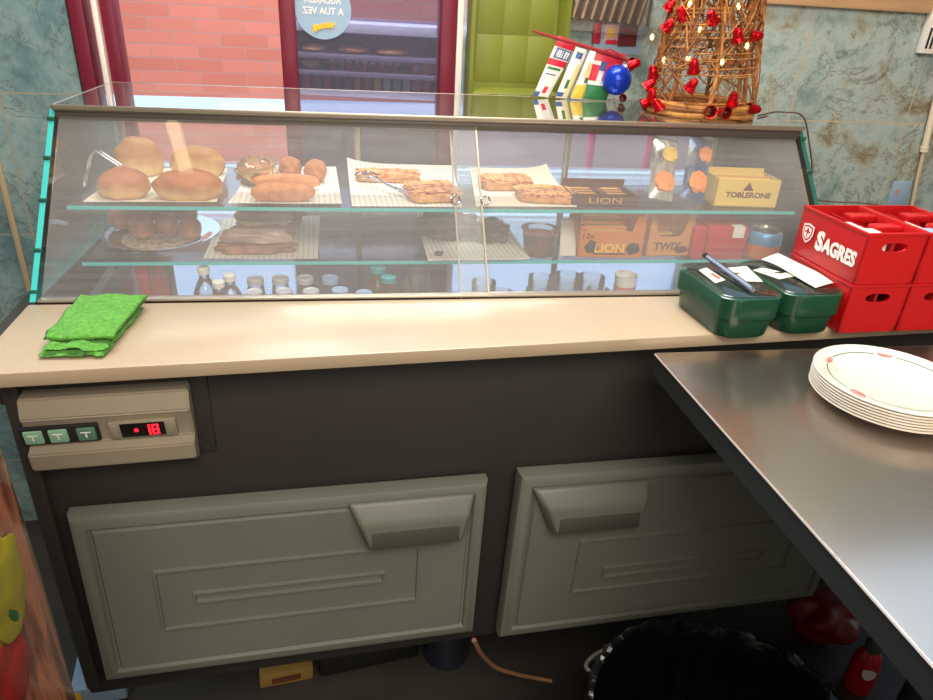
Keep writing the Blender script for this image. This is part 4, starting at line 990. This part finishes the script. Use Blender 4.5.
# light string lead from the lamp over the right end of the case
def onw(px, py, y): return aty(px, py, y)
pts = [at(758, 116, ZT+.002), at(775, 112, ZT+.002), at(788, 112.5, ZT+.002)]
ye = pts[-1].y
pts += [aty(x, y, ye+.004*i) for i, (x, y) in enumerate(((797, 113), (804, 118), (807, 128), (809, 142)))]
pts += [aty(x, y, ye+.03) for x, y in ((812, 165), (810, 183), (806, 192), (812, 199), (835, 202), (862, 203), (884, 206))]
def smooth(P, n=4):
    out = []
    for i in range(len(P)-1):
        p0, p1, p2, p3 = P[max(i-1, 0)], P[i], P[i+1], P[min(i+2, len(P)-1)]
        for j in range(n):
            t = j/n; out.append(.5*((2*p1)+(p2-p0)*t+(2*p0-5*p1+4*p2-p3)*t*t+(3*p1-p0-3*p2+p3)*t**3))
    return out+[P[-1]]
c0_ = pts[0].copy(); o = MB().tube([p-c0_ for p in smooth(pts)], .0017, 6).build('light_cord', m_wire, None, c0_)
tag(o, 'thin brown light cord running down behind the right end of the case', 'cord')
# wall fittings on the right
a_ = wallp(914, 53, 0); b_ = wallp(936, -4, 0)
vb = thing('wall_vent', 'grey slotted plastic fitting at the top right of the tiled wall', 'wall fitting', (a_.x, YW-.0005, a_.z))
MB().box((0, -.02, 0), (.09, 0, .30), .004).build('housing', m_white, vb)
for i in range(3): MB().box((.008+.012*i, -.0212, .012), (.014+.012*i, -.0195, .06), .0006).build('slot', m_gasket, vb)
MB().cyl((.03, -.022, .14), (.03, -.0195, .14), .007, 14).build('screw', m_doordark, vb)
P = [wallp(x, y, -.012) for x, y in ((937, 96), (930, 125), (924, 150))]; P2 = [wallp(x, y, -.012) for x, y in ((924, 150), (917, 180), (911, 210), (904, 250))]
cdt = thing('hanging_cable', 'cream cable with a thicker sleeve running down the tiled wall at the right edge', 'cable', P2[-1])
MB().tube([p-P2[-1] for p in P], .0085, 12).build('sleeve', m_paperc, cdt)
MB().tube([p-P2[-1] for p in P2], .0048, 10).build('cable', mat('cream_cable', (206, 186, 156), .5), cdt)
for i, t_ in enumerate((.0, .3)):
    q = P[2].lerp(P[1], t_*.4)-P2[-1]; d_ = (P[2]-P[1]).normalized()
    MB().cyl(q-d_*.002, q+d_*.004, .0105, 14).build('collar', m_paperc, cdt)
a_ = wallp(885, 206, 0); b_ = wallp(911, 181, 0)
wc = thing('wall_clip', 'small pale plate with a brown screw hole beside the cream cable', 'wall fitting', (a_.x, YW-.0005, a_.z))
MB().box((0, -.006, 0), (b_.x-a_.x, 0, b_.z-a_.z), .002).build('plate', m_stick, wc)
MB().cyl(((b_.x-a_.x)*.3, -.0075, (b_.z-a_.z)*.6), ((b_.x-a_.x)*.3, -.0055, (b_.z-a_.z)*.6), .007, 14).build('screw', m_wood, wc)
# ================================================================== FOREGROUND
WZ = .9006
# --- green boxes
m_lidtop = mat('dark_tinted_lid', (26, 40, 34), .12, coat=.3)
def rrect(w, d, r, n=7, x0=0, y0=0):
    out = []
    for cx, cy, a0 in ((w-r, r, -pi/2), (w-r, d-r, 0), (r, d-r, pi/2), (r, r, pi)):
        for i in range(n+1):
            a = a0+pi/2*i/n; out.append((x0+cx+r*cos(a), y0+cy+r*sin(a)))
    return out
FL, FR, BLp = at(721, 341, .9), at(776, 339, .9), at(677, 304, .9)
gw = (FR-FL).length+.014; gr = math.atan2(FR.y-FL.y, FR.x-FL.x)
gd = (BLp-FL).length
side = math.atan2(BLp.y-FL.y, BLp.x-FL.x)
print('green', gw, gd, math.degrees(gr), math.degrees(side))
gr = side-pi/2+.02
gd = min(gd+.02, .165); gh = .063
def greenbox(p, label):
    o = thing('lunch_box', label, 'lunch box', (p.x, p.y, WZ), gr)
    def loft(rings):
        t = bmesh.new(); R_ = [[t.verts.new((x, y, z)) for x, y in poly] for poly, z in rings]
        for A_, B_ in zip(R_, R_[1:]):
            for i in range(len(A_)): t.faces.new((A_[i], A_[(i+1) % len(A_)], B_[(i+1) % len(A_)], B_[i]))
        t.faces.new(R_[0][::-1]); t.faces.new(R_[-1]); bmesh.ops.recalc_face_normals(t, faces=t.faces); return t
    e = lambda i, r=.03: rrect(gw-2*i, gd-2*i, r-i*.5, 7, i, i)
    b_ = MB(); b_.add(loft([(e(.009), 0), (e(.0075), .002), (e(.004), gh*.46), (e(.004), gh*.47)])); b_.build('lower_box', m_green, o, angle=50)
    b_ = MB(); b_.add(loft([(e(.004), gh*.475), (e(.0005), gh*.49), (e(0), gh*.97), (e(.002), gh)])); b_.build('upper_box', m_green, o, angle=50)
    b_ = MB(); b_.add(loft([(e(.005), gh), (e(.006), gh+.0012)])); b_.build('lid', m_lidtop, o, angle=50)
    return o
cu = Vector((cos(gr), sin(gr), 0)); cv = Vector((-sin(gr), cos(gr), 0))
g1o = FL - cu*.008 - cv*.004
g2o = at(777, 337.5, .9) - cu*.0 - cv*.002
if (g2o-g1o).dot(cu) < gw+.004: g2o = g1o + cu*(gw+.004) + cv*((g2o-g1o).dot(cv))
g1 = greenbox(g1o, 'dark green rounded lunch box with clear cutlery tube on top, left of two')
g2 = greenbox(g2o, 'dark green rounded lunch box under a white folded sheet, beside the red crates')
GZ = WZ+gh+.0016
def flat(name, corners, label, cat, m, dz=0, th=.0005, sub=None):
    P = [at(x, y, GZ) for x, y in corners]; c = sum(P, Vector())/len(P); P = [p-c for p in P]
    t = MB().prism([(p.x, p.y) for p in P], 0, th); o = t.build(name, m, None, (c.x, c.y, GZ+dz+.0003))
    return tag(o, label, cat)
zo = lambda x, y: (660+x*190/933, 240+y*110/540)
flat('paper_label', [zo(190, 150), zo(228, 138), zo(320, 198), zo(272, 214)], 'small pale paper strip on the left green box', 'paper strip', m_paperc)
flat('red_print', [zo(245, 168), zo(258, 164), zo(300, 190), zo(286, 196)], 'thin reddish printed line on the pale paper strip', 'print', m_emb, .0006, .0003)
bpy.data.objects['red_print'].parent = bpy.data.objects['paper_label']
_o = bpy.data.objects['red_print']; _l = bpy.data.objects['paper_label']; _o.location = _o.location-_l.location
del _o['label'], _o['category']
s1_ = flat('paper_sachet', [zo(300, 142), zo(425, 130), zo(505, 206), zo(384, 204)], 'white printed sachet on the left green box', 'sachet', m_paper)
s2_ = flat('paper_sachet', [zo(455, 150), zo(500, 138), zo(680, 176), zo(585, 194)], 'cream printed sachet on the right green box, beside the folded sheet', 'sachet', m_paperc)
for par, c0_, c1_ in ((s1_, zo(345, 160), zo(395, 172)), (s2_, zo(565, 152), zo(605, 172))):
    P = at(*c0_, GZ); Q = at(*c1_, GZ); m_ = (P+Q)/2-par.location; m_.z = .0005
    MB().blob(m_, ((Q-P).length*.45, (Q-P).length*.22, .0004), 3, .4, 20, seed=5).build('print', m_inkblk, par)
a_, b_ = at(*zo(222, 95), GZ), at(*zo(450, 262), GZ)
tb_ = thing('cutlery_tube', 'clear plastic cutlery tube lying diagonally across the left green box', 'cutlery', (a_.x, a_.y, GZ+.006))
d_ = Vector((b_.x-a_.x, b_.y-a_.y, 0))
MB().tube([Vector((0, 0, 0)), d_], .0042, 10).build('tube', m_wrap, tb_)
MB().tube([d_*.03, d_*.97], .0024, 8).build('cutlery', m_cap, tb_)
MB().tube([d_*-.03, d_*.03], .0044, 10).build('cap', m_black, tb_)
P = [at(*zo(x, y), GZ) for x, y in ((495, 98), (578, 70), (850, 214), (762, 240))]; c = sum(P, Vector())/4; P = [p-c for p in P]
o = MB().sheet(lambda s, t: ((P[0]*(1-s)+P[1]*s)*(1-t)+(P[3]*(1-s)+P[2]*s)*t)*1.0+Vector((0, 0, .0012+.0035*sin(pi*t)+.001*sin(7*t+2*s))), 8, 16, .0006).build('white_sheet', m_paper, None, (c.x, c.y, GZ)); tag(o, 'white folded paper sheet lying on the right green box', 'paper sheet')
# --- red crates
kf, kr = at(835, 333.5, .9), at(892, 331, .9)
kw = (kr-kf).length; ka = math.atan2(kr.y-kf.y, kr.x-kf.x)
tz = aty(865, 233, kf.y).z-.9
kbk = at(802, 204.5, .9+tz); kfl = at(865, 233, .9+tz)
kd = (kbk-kfl).length; ks = math.atan2(kbk.y-kfl.y, kbk.x-kfl.x)
print('crate', kw, math.degrees(ka), tz, kd, math.degrees(ks))
ka = (ka + (ks-pi/2))/2
HC = tz/2-.0004
def crate(p, label, white):
    o = thing('red_crate', label, 'crate', p, ka, 'red crates on the worktop')
    b_ = MB(); w_ = kw-.0015; d_ = kd; th = .0035; hz = HC-.0005
    b_.box((th, th, 0), (w_-th, d_-th, .003)).box((0, 0, 0), (th, d_, hz), .0012).box((w_-th, 0, 0), (w_, d_, hz), .0012).box((0, d_-th, 0), (w_, d_, hz), .0012)
    # front wall with a handle hole cut through it
    cx, cz, rx, rz_ = w_*.5, hz*.72, w_*.21, hz*.088
    n = 20; t = bmesh.new(); outer = []; inner = []
    for i in range(n):
        a = 2*pi*i/n; ca, sa = cos(a), sin(a)
        k = min((w_/2-.0003)/abs(ca) if abs(ca) > 1e-6 else 9, ((hz-cz) if sa > 0 else cz)/abs(sa) if abs(sa) > 1e-6 else 9)
        outer.append((cx+ca*k, cz+sa*k)); inner.append((cx+rx*math.copysign(abs(ca)**.7, ca), cz+rz_*math.copysign(abs(sa)**.8, sa)))
    for y in (0, th):
        O2 = [t.verts.new((x, y, z)) for x, z in outer]; I2 = [t.verts.new((x, y, z)) for x, z in inner]
        for i in range(n): t.faces.new((O2[i], O2[(i+1) % n], I2[(i+1) % n], I2[i]))
        if y == 0: Ia = I2
        else:
            for i in range(n): t.faces.new((Ia[i], Ia[(i+1) % n], I2[(i+1) % n], I2[i]))
    # close the corner gaps of the polar outline
    for (x0_, x1_) in ((0, th), (w_-th, w_)): b_.box((x0_, 0, 0), (x1_, th, hz), .0012)
    b_.box((0, .0002, hz*.90), (w_, th, hz), .0008).box((0, .0002, 0), (w_, th, hz*.45), .0008)
    bmesh.ops.recalc_face_normals(t, faces=t.faces); b_.add(t)
    b_.box((-.0012, -.0012, hz-.005), (w_+.0004, .001, hz), .0008).box((-.0014, -.001, hz-.005), (.001, d_, hz), .0008)
    b_.build('shell', m_red, o)
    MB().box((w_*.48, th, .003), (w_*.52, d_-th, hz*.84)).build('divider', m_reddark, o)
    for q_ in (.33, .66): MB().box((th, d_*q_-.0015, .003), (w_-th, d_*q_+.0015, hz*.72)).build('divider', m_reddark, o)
    if white:
        for q_ in (.36, .74): MB().box((w_*.50, d_*q_-.011, hz*.80), (w_-.004, d_*q_+.011, hz*.95), .003).build('clip', m_red, o)
    return o
K0 = Vector((kf.x+.004, kf.y, WZ)); ku = Vector((cos(ka), sin(ka), 0)); kv = Vector((-sin(ka), cos(ka), 0))
crate(K0, 'red plastic crate on the worktop, lower left one of the four', False)
ct = crate(K0+Vector((0, 0, HC)), 'red plastic crate with white lettering and shield, upper left of the four', True)
crate(K0+ku*(kw+.001), 'red plastic crate on the worktop, lower right one of the four', False)
crate(K0+ku*(kw+.001)+Vector((0, 0, HC)), 'red plastic crate at the right edge, upper right of the four', True)
LM = Matrix(((0, 0, -1, -.0016), (-1, 0, 0, 0), (0, 1, 0, 0), (0, 0, 0, 1)))    # flat drawing -> left face
def onleft(y, z): return T(0, y, z) @ LM
ly = kd*.40
MB().text('AGRES', .02, onleft(ly-kd*.095, HC*.44), bold=.0009, fit=(kd*.50, HC*.30)).text('S', .02, onleft(ly+kd*.206, HC*.47), bold=.0010, fit=(kd*.115, HC*.40)).build('lettering', m_white, ct)
sh = [(-1, .9), (-.5, 1.0), (0, 1.12), (.5, 1.0), (1, .9), (1, -.1), (.75, -.7), (.4, -1.05), (0, -1.3), (-.4, -1.05), (-.75, -.7), (-1, -.1)]
sk = HC*.165
MB().prism([(x*sk, y*sk) for x, y in sh], 0, .0004, M=onleft(kd*.82, HC*.52)).build('shield_edge', m_white, ct)
MB().prism([(x*sk*.82, y*sk*.82) for x, y in sh], .0004, .0007, M=onleft(kd*.82, HC*.52)).build('shield_field', m_red, ct)
MB().prism([(x*sk*.64, y*sk*.64) for x, y in sh], .0007, .0010, M=onleft(kd*.82, HC*.52)).build('shield_inner', m_white, ct)
MB().box((-sk*.55, sk*.0, .0010), (sk*.55, sk*.16, .0012), M=onleft(kd*.82, HC*.52)).box((-sk*.08, -sk*.7, .0010), (sk*.08, sk*.62, .0012), M=onleft(kd*.82, HC*.52)).blob((0, 0, .0010), (sk*.26, sk*.3, .0004), 2, M=onleft(kd*.82, HC*.55)).build('shield_crest', m_red, ct)
for i, off in enumerate((0, kw+.001)):
    p = K0+ku*off+Vector((0, 0, HC+.0040))
    o = MB().box((.006, kd*.06, 0), (kw*.44, kd*.31, HC*.86), .002).build('napkin_stack', m_paper if i == 0 else m_stick, None, p, ka)
    tag(o, ('stack of white napkins standing in the lettered red crate', 'stack of pale napkins in the red crate at the right edge')[i], 'napkins')
    o = MB().box((.006, kd*.36, 0), (kw*.44, kd*.63, HC*.80), .002).build('napkin_stack', m_paperc, None, p, ka)
    tag(o, ('cream napkins in the middle cell of the lettered red crate', 'cream napkins in the middle cell of the crate at the right edge')[i], 'napkins')
# --- green cloth
cl = MB()
C4 = [at(x, y, .9) for x, y in ((40, 359), (108, 358), (148, 309), (80, 309))]; cc_ = sum(C4, Vector())/4; C4 = [p-cc_ for p in C4]
def cq(s, t): return (C4[0]*(1-s)+C4[1]*s)*(1-t)+(C4[3]*(1-s)+C4[2]*s)*t
def layer(s0, s1, t0, t1, zb, zt, seed, slump=.25):
    t = bmesh.new(); N = 26; top = {}; bot = {}
    for i in range(N+1):
        for j in range(N+1):
            s, u = s0+(s1-s0)*i/N, t0+(t1-t0)*j/N
            es = min(i, N-i)/N; eu = min(j, N-j)/N; e = min(1, min(es, eu)/.10); rd = math.sqrt(max(0, 1-(1-e)**2))
            p = cq(s, u); wob = noise.noise(Vector((s*3+seed, u*3, 1)))
            ow = .006*noise.noise(Vector((s*5+seed*3, u*5, 7)))
            p = p + Vector((ow, ow*.6, 0))
            zc_ = (zb+zt)/2; hh = (zt-zb)/2
            lift = .004*wob + .0014*noise.noise(Vector((s*22, u*22, seed)))
            top[i, j] = t.verts.new((p.x, p.y, max(.0008, zc_+hh*rd+lift*(zb > .001 or 1)))); bot[i, j] = t.verts.new((p.x, p.y, max(.0006, zc_-hh*rd+lift*(1 if zb > .001 else 0))))
    for i in range(N):
        for j in range(N):
            t.faces.new((top[i, j], top[i+1, j], top[i+1, j+1], top[i, j+1])); t.faces.new((bot[i, j], bot[i, j+1], bot[i+1, j+1], bot[i+1, j]))
    for k_ in range(N):
        for (a, b) in (((k_, 0), (k_+1, 0)), ((k_+1, N), (k_, N)), ((0, k_+1), (0, k_)), ((N, k_), (N, k_+1))):
            t.faces.new((top[a], bot[a], bot[b], top[b]))
    bmesh.ops.recalc_face_normals(t, faces=t.faces); cl.add(t)
layer(-.03, .96, -.01, .97, .0008, .0075, 1)
layer(.06, .95, .015, 1.0, .0072, .0150, 4)
layer(.0, 1.03, .10, 1.04, .0140, .0225, 9)
o = cl.build('folded_cloth', m_cloth, None, (cc_.x, cc_.y, .9002), angle=180); tag(o, 'folded bright green terry cloth on the left end of the worktop', 'cloth')
# --- steel table
TZ = .884
P0 = at(655, 353, TZ); Pb = at(933, 345.5, TZ); Pf = at(931, 662, TZ)
P1 = P0+(Pb-P0)*2.0; P2 = P0+(Pf-P0)*1.9; P3 = P1+(P2-P0)
c = (P0+P1+P2+P3)/4; print('table', P0, Pb, Pf)
tab = thing('steel_table', 'brushed stainless steel table at the right with a bright edge', 'table', (c.x, c.y, 0))
Q = [p-c for p in (P0, P2, P3, P1)]
MB().prism([(p.x, p.y) for p in Q], TZ-.0025, TZ, .0008).build('tabletop', m_steel, tab)
def inset(P, d):
    m_ = sum(P, Vector())/4; return [p+(m_-p).normalized()*d for p in P]
Qa = inset(Q, .0015)
for i, (a, b) in enumerate(zip(Qa, Qa[1:]+Qa[:1])):
    d_ = (b-a).normalized(); nn = Vector((-d_.y, d_.x, 0))
    if nn.dot(-(a+b)) < 0: nn = -nn
    MB().prism([(p.x, p.y) for p in (a, b, b+nn*.002, a+nn*.002)], TZ-.034, TZ-.0027).build('apron', m_apron, tab)
    MB().tube([Vector((a.x, a.y, TZ-.0018))-nn*.001, Vector((b.x, b.y, TZ-.0018))-nn*.001], .0015, 6).build('bright_edge', m_steeledge, tab)
for p in (Q[1]+Vector((.08, .08, 0)), Q[2]+Vector((-.08, .08, 0)), Q[3]+Vector((-.06, -.06, 0)), (Q[0]+Q[3])*.5+(Q[3]-Q[0])*.22+Vector((0, -.06, 0))):
    MB().tube([(p.x, p.y, 0), (p.x, p.y, TZ-.003)], .019, 14).build('leg', m_apron, tab)
# --- plates
PZ = TZ+.0365
def circ(a, b, c_):
    ax, ay, bx, by, cx, cy = a.x, a.y, b.x, b.y, c_.x, c_.y
    d = 2*(ax*(by-cy)+bx*(cy-ay)+cx*(ay-by))
    ux = ((ax*ax+ay*ay)*(by-cy)+(bx*bx+by*by)*(cy-ay)+(cx*cx+cy*cy)*(ay-by))/d; uy = ((ax*ax+ay*ay)*(cx-bx)+(bx*bx+by*by)*(ax-cx)+(cx*cx+cy*cy)*(bx-ax))/d
    return Vector((ux, uy, 0)), math.hypot(ax-ux, ay-uy)
pc_, prd = circ(at(813.5, 363, PZ), at(866, 345.5, PZ), at(925, 416, PZ))
print('plate', pc_, prd)
PR = min(max(prd, .09), .125)
prof = [(0, .0026), (.56, .0026), (.58, .0022), (.62, .0022), (.64, .0032), (.70, .007), (.97, .0128), (1., .0146), (1., .0160), (.985, .0166), (.96, .0158), (.71, .0100), (.66, .0060), (.63, .0050), (0, .0048)]
NP = 7; dzp = .0037
for i in range(NP):
    pl_ = thing('dinner_plate', 'white dinner plate stacked on the steel table, ' + ('lowest one', 'second from the bottom', 'third from the bottom', 'fourth from the bottom', 'fifth from the bottom', 'just below the top plate', 'topmost with green rim line')[i], 'plate', (pc_.x+rnd.uniform(-.0004, .0004), pc_.y+rnd.uniform(-.0004, .0004), TZ-.0014+i*dzp*1.0), 0, 'stacked white plates')
    pp = [(r*PR, z) for r, z in prof]
    MB().lathe(pp, 72).build('plate', m_china, pl_)
    if i == NP-1:
        zr = lambda r: .0100+(.0158-.0100)*(r-.71)/.25
        em = [math.atan2(at(x, y, PZ).y-pc_.y, at(x, y, PZ).x-pc_.x) for x, y in ((839, 361), (886, 355))]
        da = (em[0]-em[1]) % (2*pi); print('emblem', [math.degrees(v) for v in em], math.degrees(da))
        nE = max(3, round(2*pi/da)); em = [em[1]+2*pi*k/nE for k in range(nE)]
        for k, a in enumerate(em):
            b = a+2*pi/nE; g = .17; pts = []
            rr = .80
            MB().sheet(lambda s, t: Vector(((rr+.016*t)*PR*cos(a+g+(b-a-2*g)*s), (rr+.016*t)*PR*sin(a+g+(b-a-2*g)*s), zr(rr+.016*t)+.00035)), 20, 1, .0002).build('green_line', m_gline, pl_)
            ctr = Vector((.815*PR*cos(a), .815*PR*sin(a), zr(.815)+.0003)); M_ = T(*ctr) @ RZ(a+pi/2)
            MB().tube([M_ @ Vector((.0085*cos(q), .0036*sin(q), .0002)) for q in [2*pi*v/20 for v in range(20)]], .0007, 5, True).blob((0, 0, .0001), (.0052, .0018, .0003), 2, .3, 20, M=M_).build('emblem', m_emb, pl_)
# --- bin with black liner
BZ = .42
bc, brd = circ(at(690, 618, BZ), at(596, 664, BZ), at(822, 676, BZ)); print('bin', bc, brd)
bn = thing('waste_bin', 'round waste bin lined with a shiny black bag under the steel table', 'bin', (bc.x, bc.y, 0))
MB().lathe([(0, .004), (brd*.74, .0), (brd*.78, .004), (brd*.965, BZ-.030), (brd*.955, BZ-.030), (brd*.76, .008), (0, .008)], 40).build('bucket', mat('dark_bucket', (38, 38, 40), .45), bn)
def wobb(r, z, a, j):
    w_ = noise.noise(Vector((cos(a)*5, sin(a)*5, z*9)))+.6*noise.noise(Vector((cos(a)*14, sin(a)*14, z*4+3)))
    am = .007 if j not in (5, 6) else .003
    if j >= 7: w_ = .7*w_+.55*noise.noise(Vector((cos(a)*11, sin(a)*11, z*2+8)))+.25*sin(a*23+6*noise.noise(Vector((cos(a)*2, sin(a)*2, 0))))
    return r+am*w_-(.004 if j in (5, 6) else 0), z+.008*w_*(j not in (0,))
MB().lathe([(brd*1.0, BZ-.16), (brd*1.03, BZ-.12), (brd*1.035, BZ-.08), (brd*1.03, BZ-.04), (brd*1.03, BZ-.012), (brd*1.01, BZ+.001), (brd*.975, BZ+.0005), (brd*.91, BZ-.02), (brd*.87, BZ-.07), (brd*.80, BZ-.14), (brd*.72, BZ-.22), (brd*.58, BZ-.30), (brd*.3, BZ-.335), (0, BZ-.34)], 160, wob=wobb).build('bin_liner', m_bag, bn)
hp = [aty(x, y, bc.y+.04) for x, y in ((612, 645), (604, 649), (595, 655), (588, 662), (586, 668), (590, 672), (598, 668), (606, 660))]
hp = [at(x, y, BZ-.01) for x, y in ((612, 646), (604, 650), (595, 655), (588, 661), (586, 667), (590, 671), (597, 669), (602, 664))]
MB().tube([p-Vector((bc.x, bc.y, 0)) for p in smooth(hp)], .0032, 8).build('handle', m_doordark, bn)
# --- bits on the floor
def floorpt(px, py, z=0): v = at(px, py, z); return Vector((v.x, v.y, .0008))
p = floorpt(818, 634); rg = thing('red_bag', 'crumpled red bag on the floor beyond the bin', 'bag', p)
MB().blob((0, 0, .06), (.085, .06, .06), 5, .30, 16, flat=-.06, seed=6).build('bag', mat('dark_red_bag', (110, 12, 18), .45), rg)
p = floorpt(856, 686)
rbt = thing('red_bottle', 'red sauce bottle with white emblem and grey nozzle on the floor beyond the bin', 'bottle', p)
MB().lathe([(0, 0), (.027, 0), (.029, .006), (.029, .07), (.024, .10), (.014, .118), (0, .118)], 28).build('body', m_red, rbt)
MB().lathe([(.016, .116), (.017, .135), (.008, .150), (.005, .165), (0, .165)], 20).build('nozzle', m_doordark, rbt)
MB().prism([(x*.013, y*.013) for x, y in sh], 0, .0006, M=T(-.0145, -.0262, .070) @ RZ(-.5) @ FRONT).build('emblem', m_white, rbt)
p = floorpt(287, 684); yy = thing('yellow_carton', 'small yellow box on the dark floor under the left door', 'box', p, .1)
MB().box((-.055, 0, 0), (.055, .06, .035), .003, M=RYm(.04)).build('box', mat('dull_yellow_card', (140, 112, 56), .6), yy); MB().box((-.03, -.0006, .008), (.03, .0, .024)).build('label', m_brownbar, yy)
p = floorpt(375, 668); dk = MB().box((-.12, 0, 0), (.10, .14, .12), .012).build('dark_crate', m_black, None, p, .1); tag(dk, 'black crate in the shadow under the left door', 'crate')
p = floorpt(446, 652); dk = MB().lathe([(0, 0), (.05, 0), (.052, .01), (.052, .14), (.02, .18), (.02, .2), (0, .2)], 24).build('dark_bottle', mat('dark_blue_glass', (24, 34, 46), .2), None, p); tag(dk, 'dark blue bottle in the shadow under the gap between the doors', 'bottle')
pts = [Vector((floorpt(478, 640).x-.06, .845+.05, .30)), ]
pts = [at(474, 640, .28), at(480, 652, .22), at(487, 660, .16), at(497, 668, .10), at(515, 674, .05), at(535, 678, .012), at(552, 681, .006)]
c0_ = pts[-1].copy(); c0_.z = 0
o = MB().tube([q-c0_ for q in smooth(pts)], .0045, 8).build('floor_cord', mat('tan_cord', (150, 110, 80), .6), None, c0_); tag(o, 'tan cord running from under the counter onto the floor', 'cord')
p = floorpt(112, 702); wr = thing('white_crate', 'white crate with a yellow label on the floor below the left end', 'crate', p, .1)
MB().box((-.07, 0, 0), (.03, .1, .05), .004).build('crate', m_stick, wr); MB().box((-.065, -.001, .015), (-.05, 0, .045)).build('label', m_yel, wr)
# --- glossy printed sack at the left edge
sx_ = aty(0, 446, .60); sx2 = aty(74, 698, .60); print('sack', sx_, sx2)
m_sack = mat('printed_sack', (120, 70, 50), .18, stops=[(.30, (58, 30, 24)), (.42, (104, 58, 44)), (.50, (150, 92, 66)), (.60, (86, 44, 34))], vscale=9, stretch=(2.5, 2.5, .5), coat=.4)
zt_ = .97
def sackf(s, t):
    a = 2*pi*s; ca, sa = cos(a), sin(a); z = zt_*t
    x = -.12+.12*math.copysign(abs(ca)**.35, ca); y = .125*math.copysign(abs(sa)**.35, sa)
    w = .003*noise.noise(Vector((ca*3, sa*3, z*7)))
    return Vector((x+w*ca-.002, y+w*sa, z))
sk_ = thing('printed_sack', 'glossy brown sack with fruit coloured print standing at the left edge', 'sack', ((sx_.x+sx2.x)/2+.016, .488, 0))
MB().sheet(lambda s, t: sackf(s, t), 48, 40).prism([(-.235+.0, -.12), (-.008, -.12), (-.008, .12), (-.235, .12)], 0, .002).prism([(-.235, -.12), (-.008, -.12), (-.008, .12), (-.235, .12)], zt_-.002, zt_).build('sack', m_sack, sk_)
for (px, py, w_, h_, m_, nm, sd) in ((6, 590, .04, .05, mat('print_yellow', (126, 116, 30), .3), 'yellow_print', 1), (8, 606, .022, .035, mat('print_green', (30, 74, 30), .3), 'green_print', 2), (14, 676, .04, .04, mat('print_red', (120, 30, 26), .3), 'red_print', 3)):
    d_ = ray(px, py); q = CAM+d_*((sk_.location.x+.001-CAM.x)/d_.x)-Vector(sk_.location)
    MB().blob((.0005-.0012*sd, min(q.y, .075-w_*1.0), q.z), (.005, w_, h_), 4, .3, 18, seed=sd).build(nm, m_, sk_)
# ================================================================== LIGHT
wd = bpy.data.worlds.new('world'); bpy.context.scene.world = wd; wd.use_nodes = True
nt = wd.node_tree; nt.nodes.clear()
o_ = nt.nodes.new('ShaderNodeOutputWorld'); bg = nt.nodes.new('ShaderNodeBackground'); nt.links.new(bg.outputs[0], o_.inputs[0])
tc = nt.nodes.new('ShaderNodeTexCoord'); sp = nt.nodes.new('ShaderNodeSeparateXYZ'); nt.links.new(tc.outputs['Generated'], sp.inputs[0])
rp = nt.nodes.new('ShaderNodeValToRGB'); nt.links.new(sp.outputs[1], rp.inputs[0])
rp.color_ramp.elements[0].position = .0; rp.color_ramp.elements[0].color = (.30, .25, .20, 1)
rp.color_ramp.elements[1].position = .3; rp.color_ramp.elements[1].color = (1.5, 2.05, 2.7, 1)
nt.links.new(rp.outputs[0], bg.inputs[0]); bg.inputs[1].default_value = .75
def area(name, loc, target, size, power, col, shape='RECTANGLE', sy=None):
    l = bpy.data.lights.new(name, 'AREA'); l.energy = power; l.color = col; l.shape = shape; l.size = size; l.size_y = sy or size
    o = bpy.data.objects.new(name, l); COL.objects.link(o); o.location = loc
    o.rotation_euler = (Vector(target)-Vector(loc)).to_track_quat('-Z', 'Y').to_euler(); return o
area('ceiling_lamp', (.35, -.75, 2.5), (.40, 1.0, .9), 1.8, 46, (1, .87, .70), sy=.7)
area('outdoor_fill', (-.4, 2.1, 3.6), (-.2, 3.5, 1.0), 2.2, 98, (1, .97, .95), sy=.8)
area('ceiling_lamp', (.22, 1.22, 2.45), (.4, 1.2, .9), 1.1, 27, (1, .92, .80), sy=.3).rotation_euler = (0, 0, 0)
area('case_fill', (.1, -.7, 1.75), (.35, 1.2, .98), 1.2, 13, (1, .90, .78), sy=.5)  # unseen fill light added to brighten the lower shelf of the case
area('outdoor_fill', (.15, 1.80, 1.72), (.16, 2.3, 1.12), .5, 5, (1, .95, 1), sy=.1)  # fill light added to brighten the stand-in shelf behind the pane
# a slim warm ceiling tube whose image shows as a streak in the slanted glass
_nn = (V*-cos(ang) + Vector((0, 0, sin(ang)))).normalized()
_q = []
for px_, py_ in ((170, 114), (186, 172)):
    P_ = atp(px_, py_, A, _nn); d_ = ray(px_, py_).normalized(); r_ = d_ - _nn*(2*d_.dot(_nn)); _q.append(P_ + r_*((2.46-P_.z)/r_.z))
_m = (_q[0]+_q[1])/2; _dx = _q[1]-_q[0]
l_ = bpy.data.lights.new('tube_lamp', 'AREA'); l_.shape = 'RECTANGLE'; l_.size = .045; l_.size_y = _dx.length; l_.energy = .40; l_.color = (1, .72, .38)
o_2 = bpy.data.objects.new('tube_lamp', l_); COL.objects.link(o_2); o_2.location = _m; o_2.rotation_euler = (0, 0, math.atan2(_dx.y, _dx.x)-pi/2)
area('daylight', (-.35, 2.6, 2.6), (-.05, 1.2, 1.0), 1.3, 16, (.92, .96, 1), sy=.5)
sc = bpy.context.scene
sc.view_settings.view_transform = 'Standard'; sc.view_settings.look = 'None'; sc.view_settings.exposure = 0
sc.cycles.transparent_max_bounces = 40; sc.cycles.max_bounces = 10; sc.cycles.glossy_bounces = 6
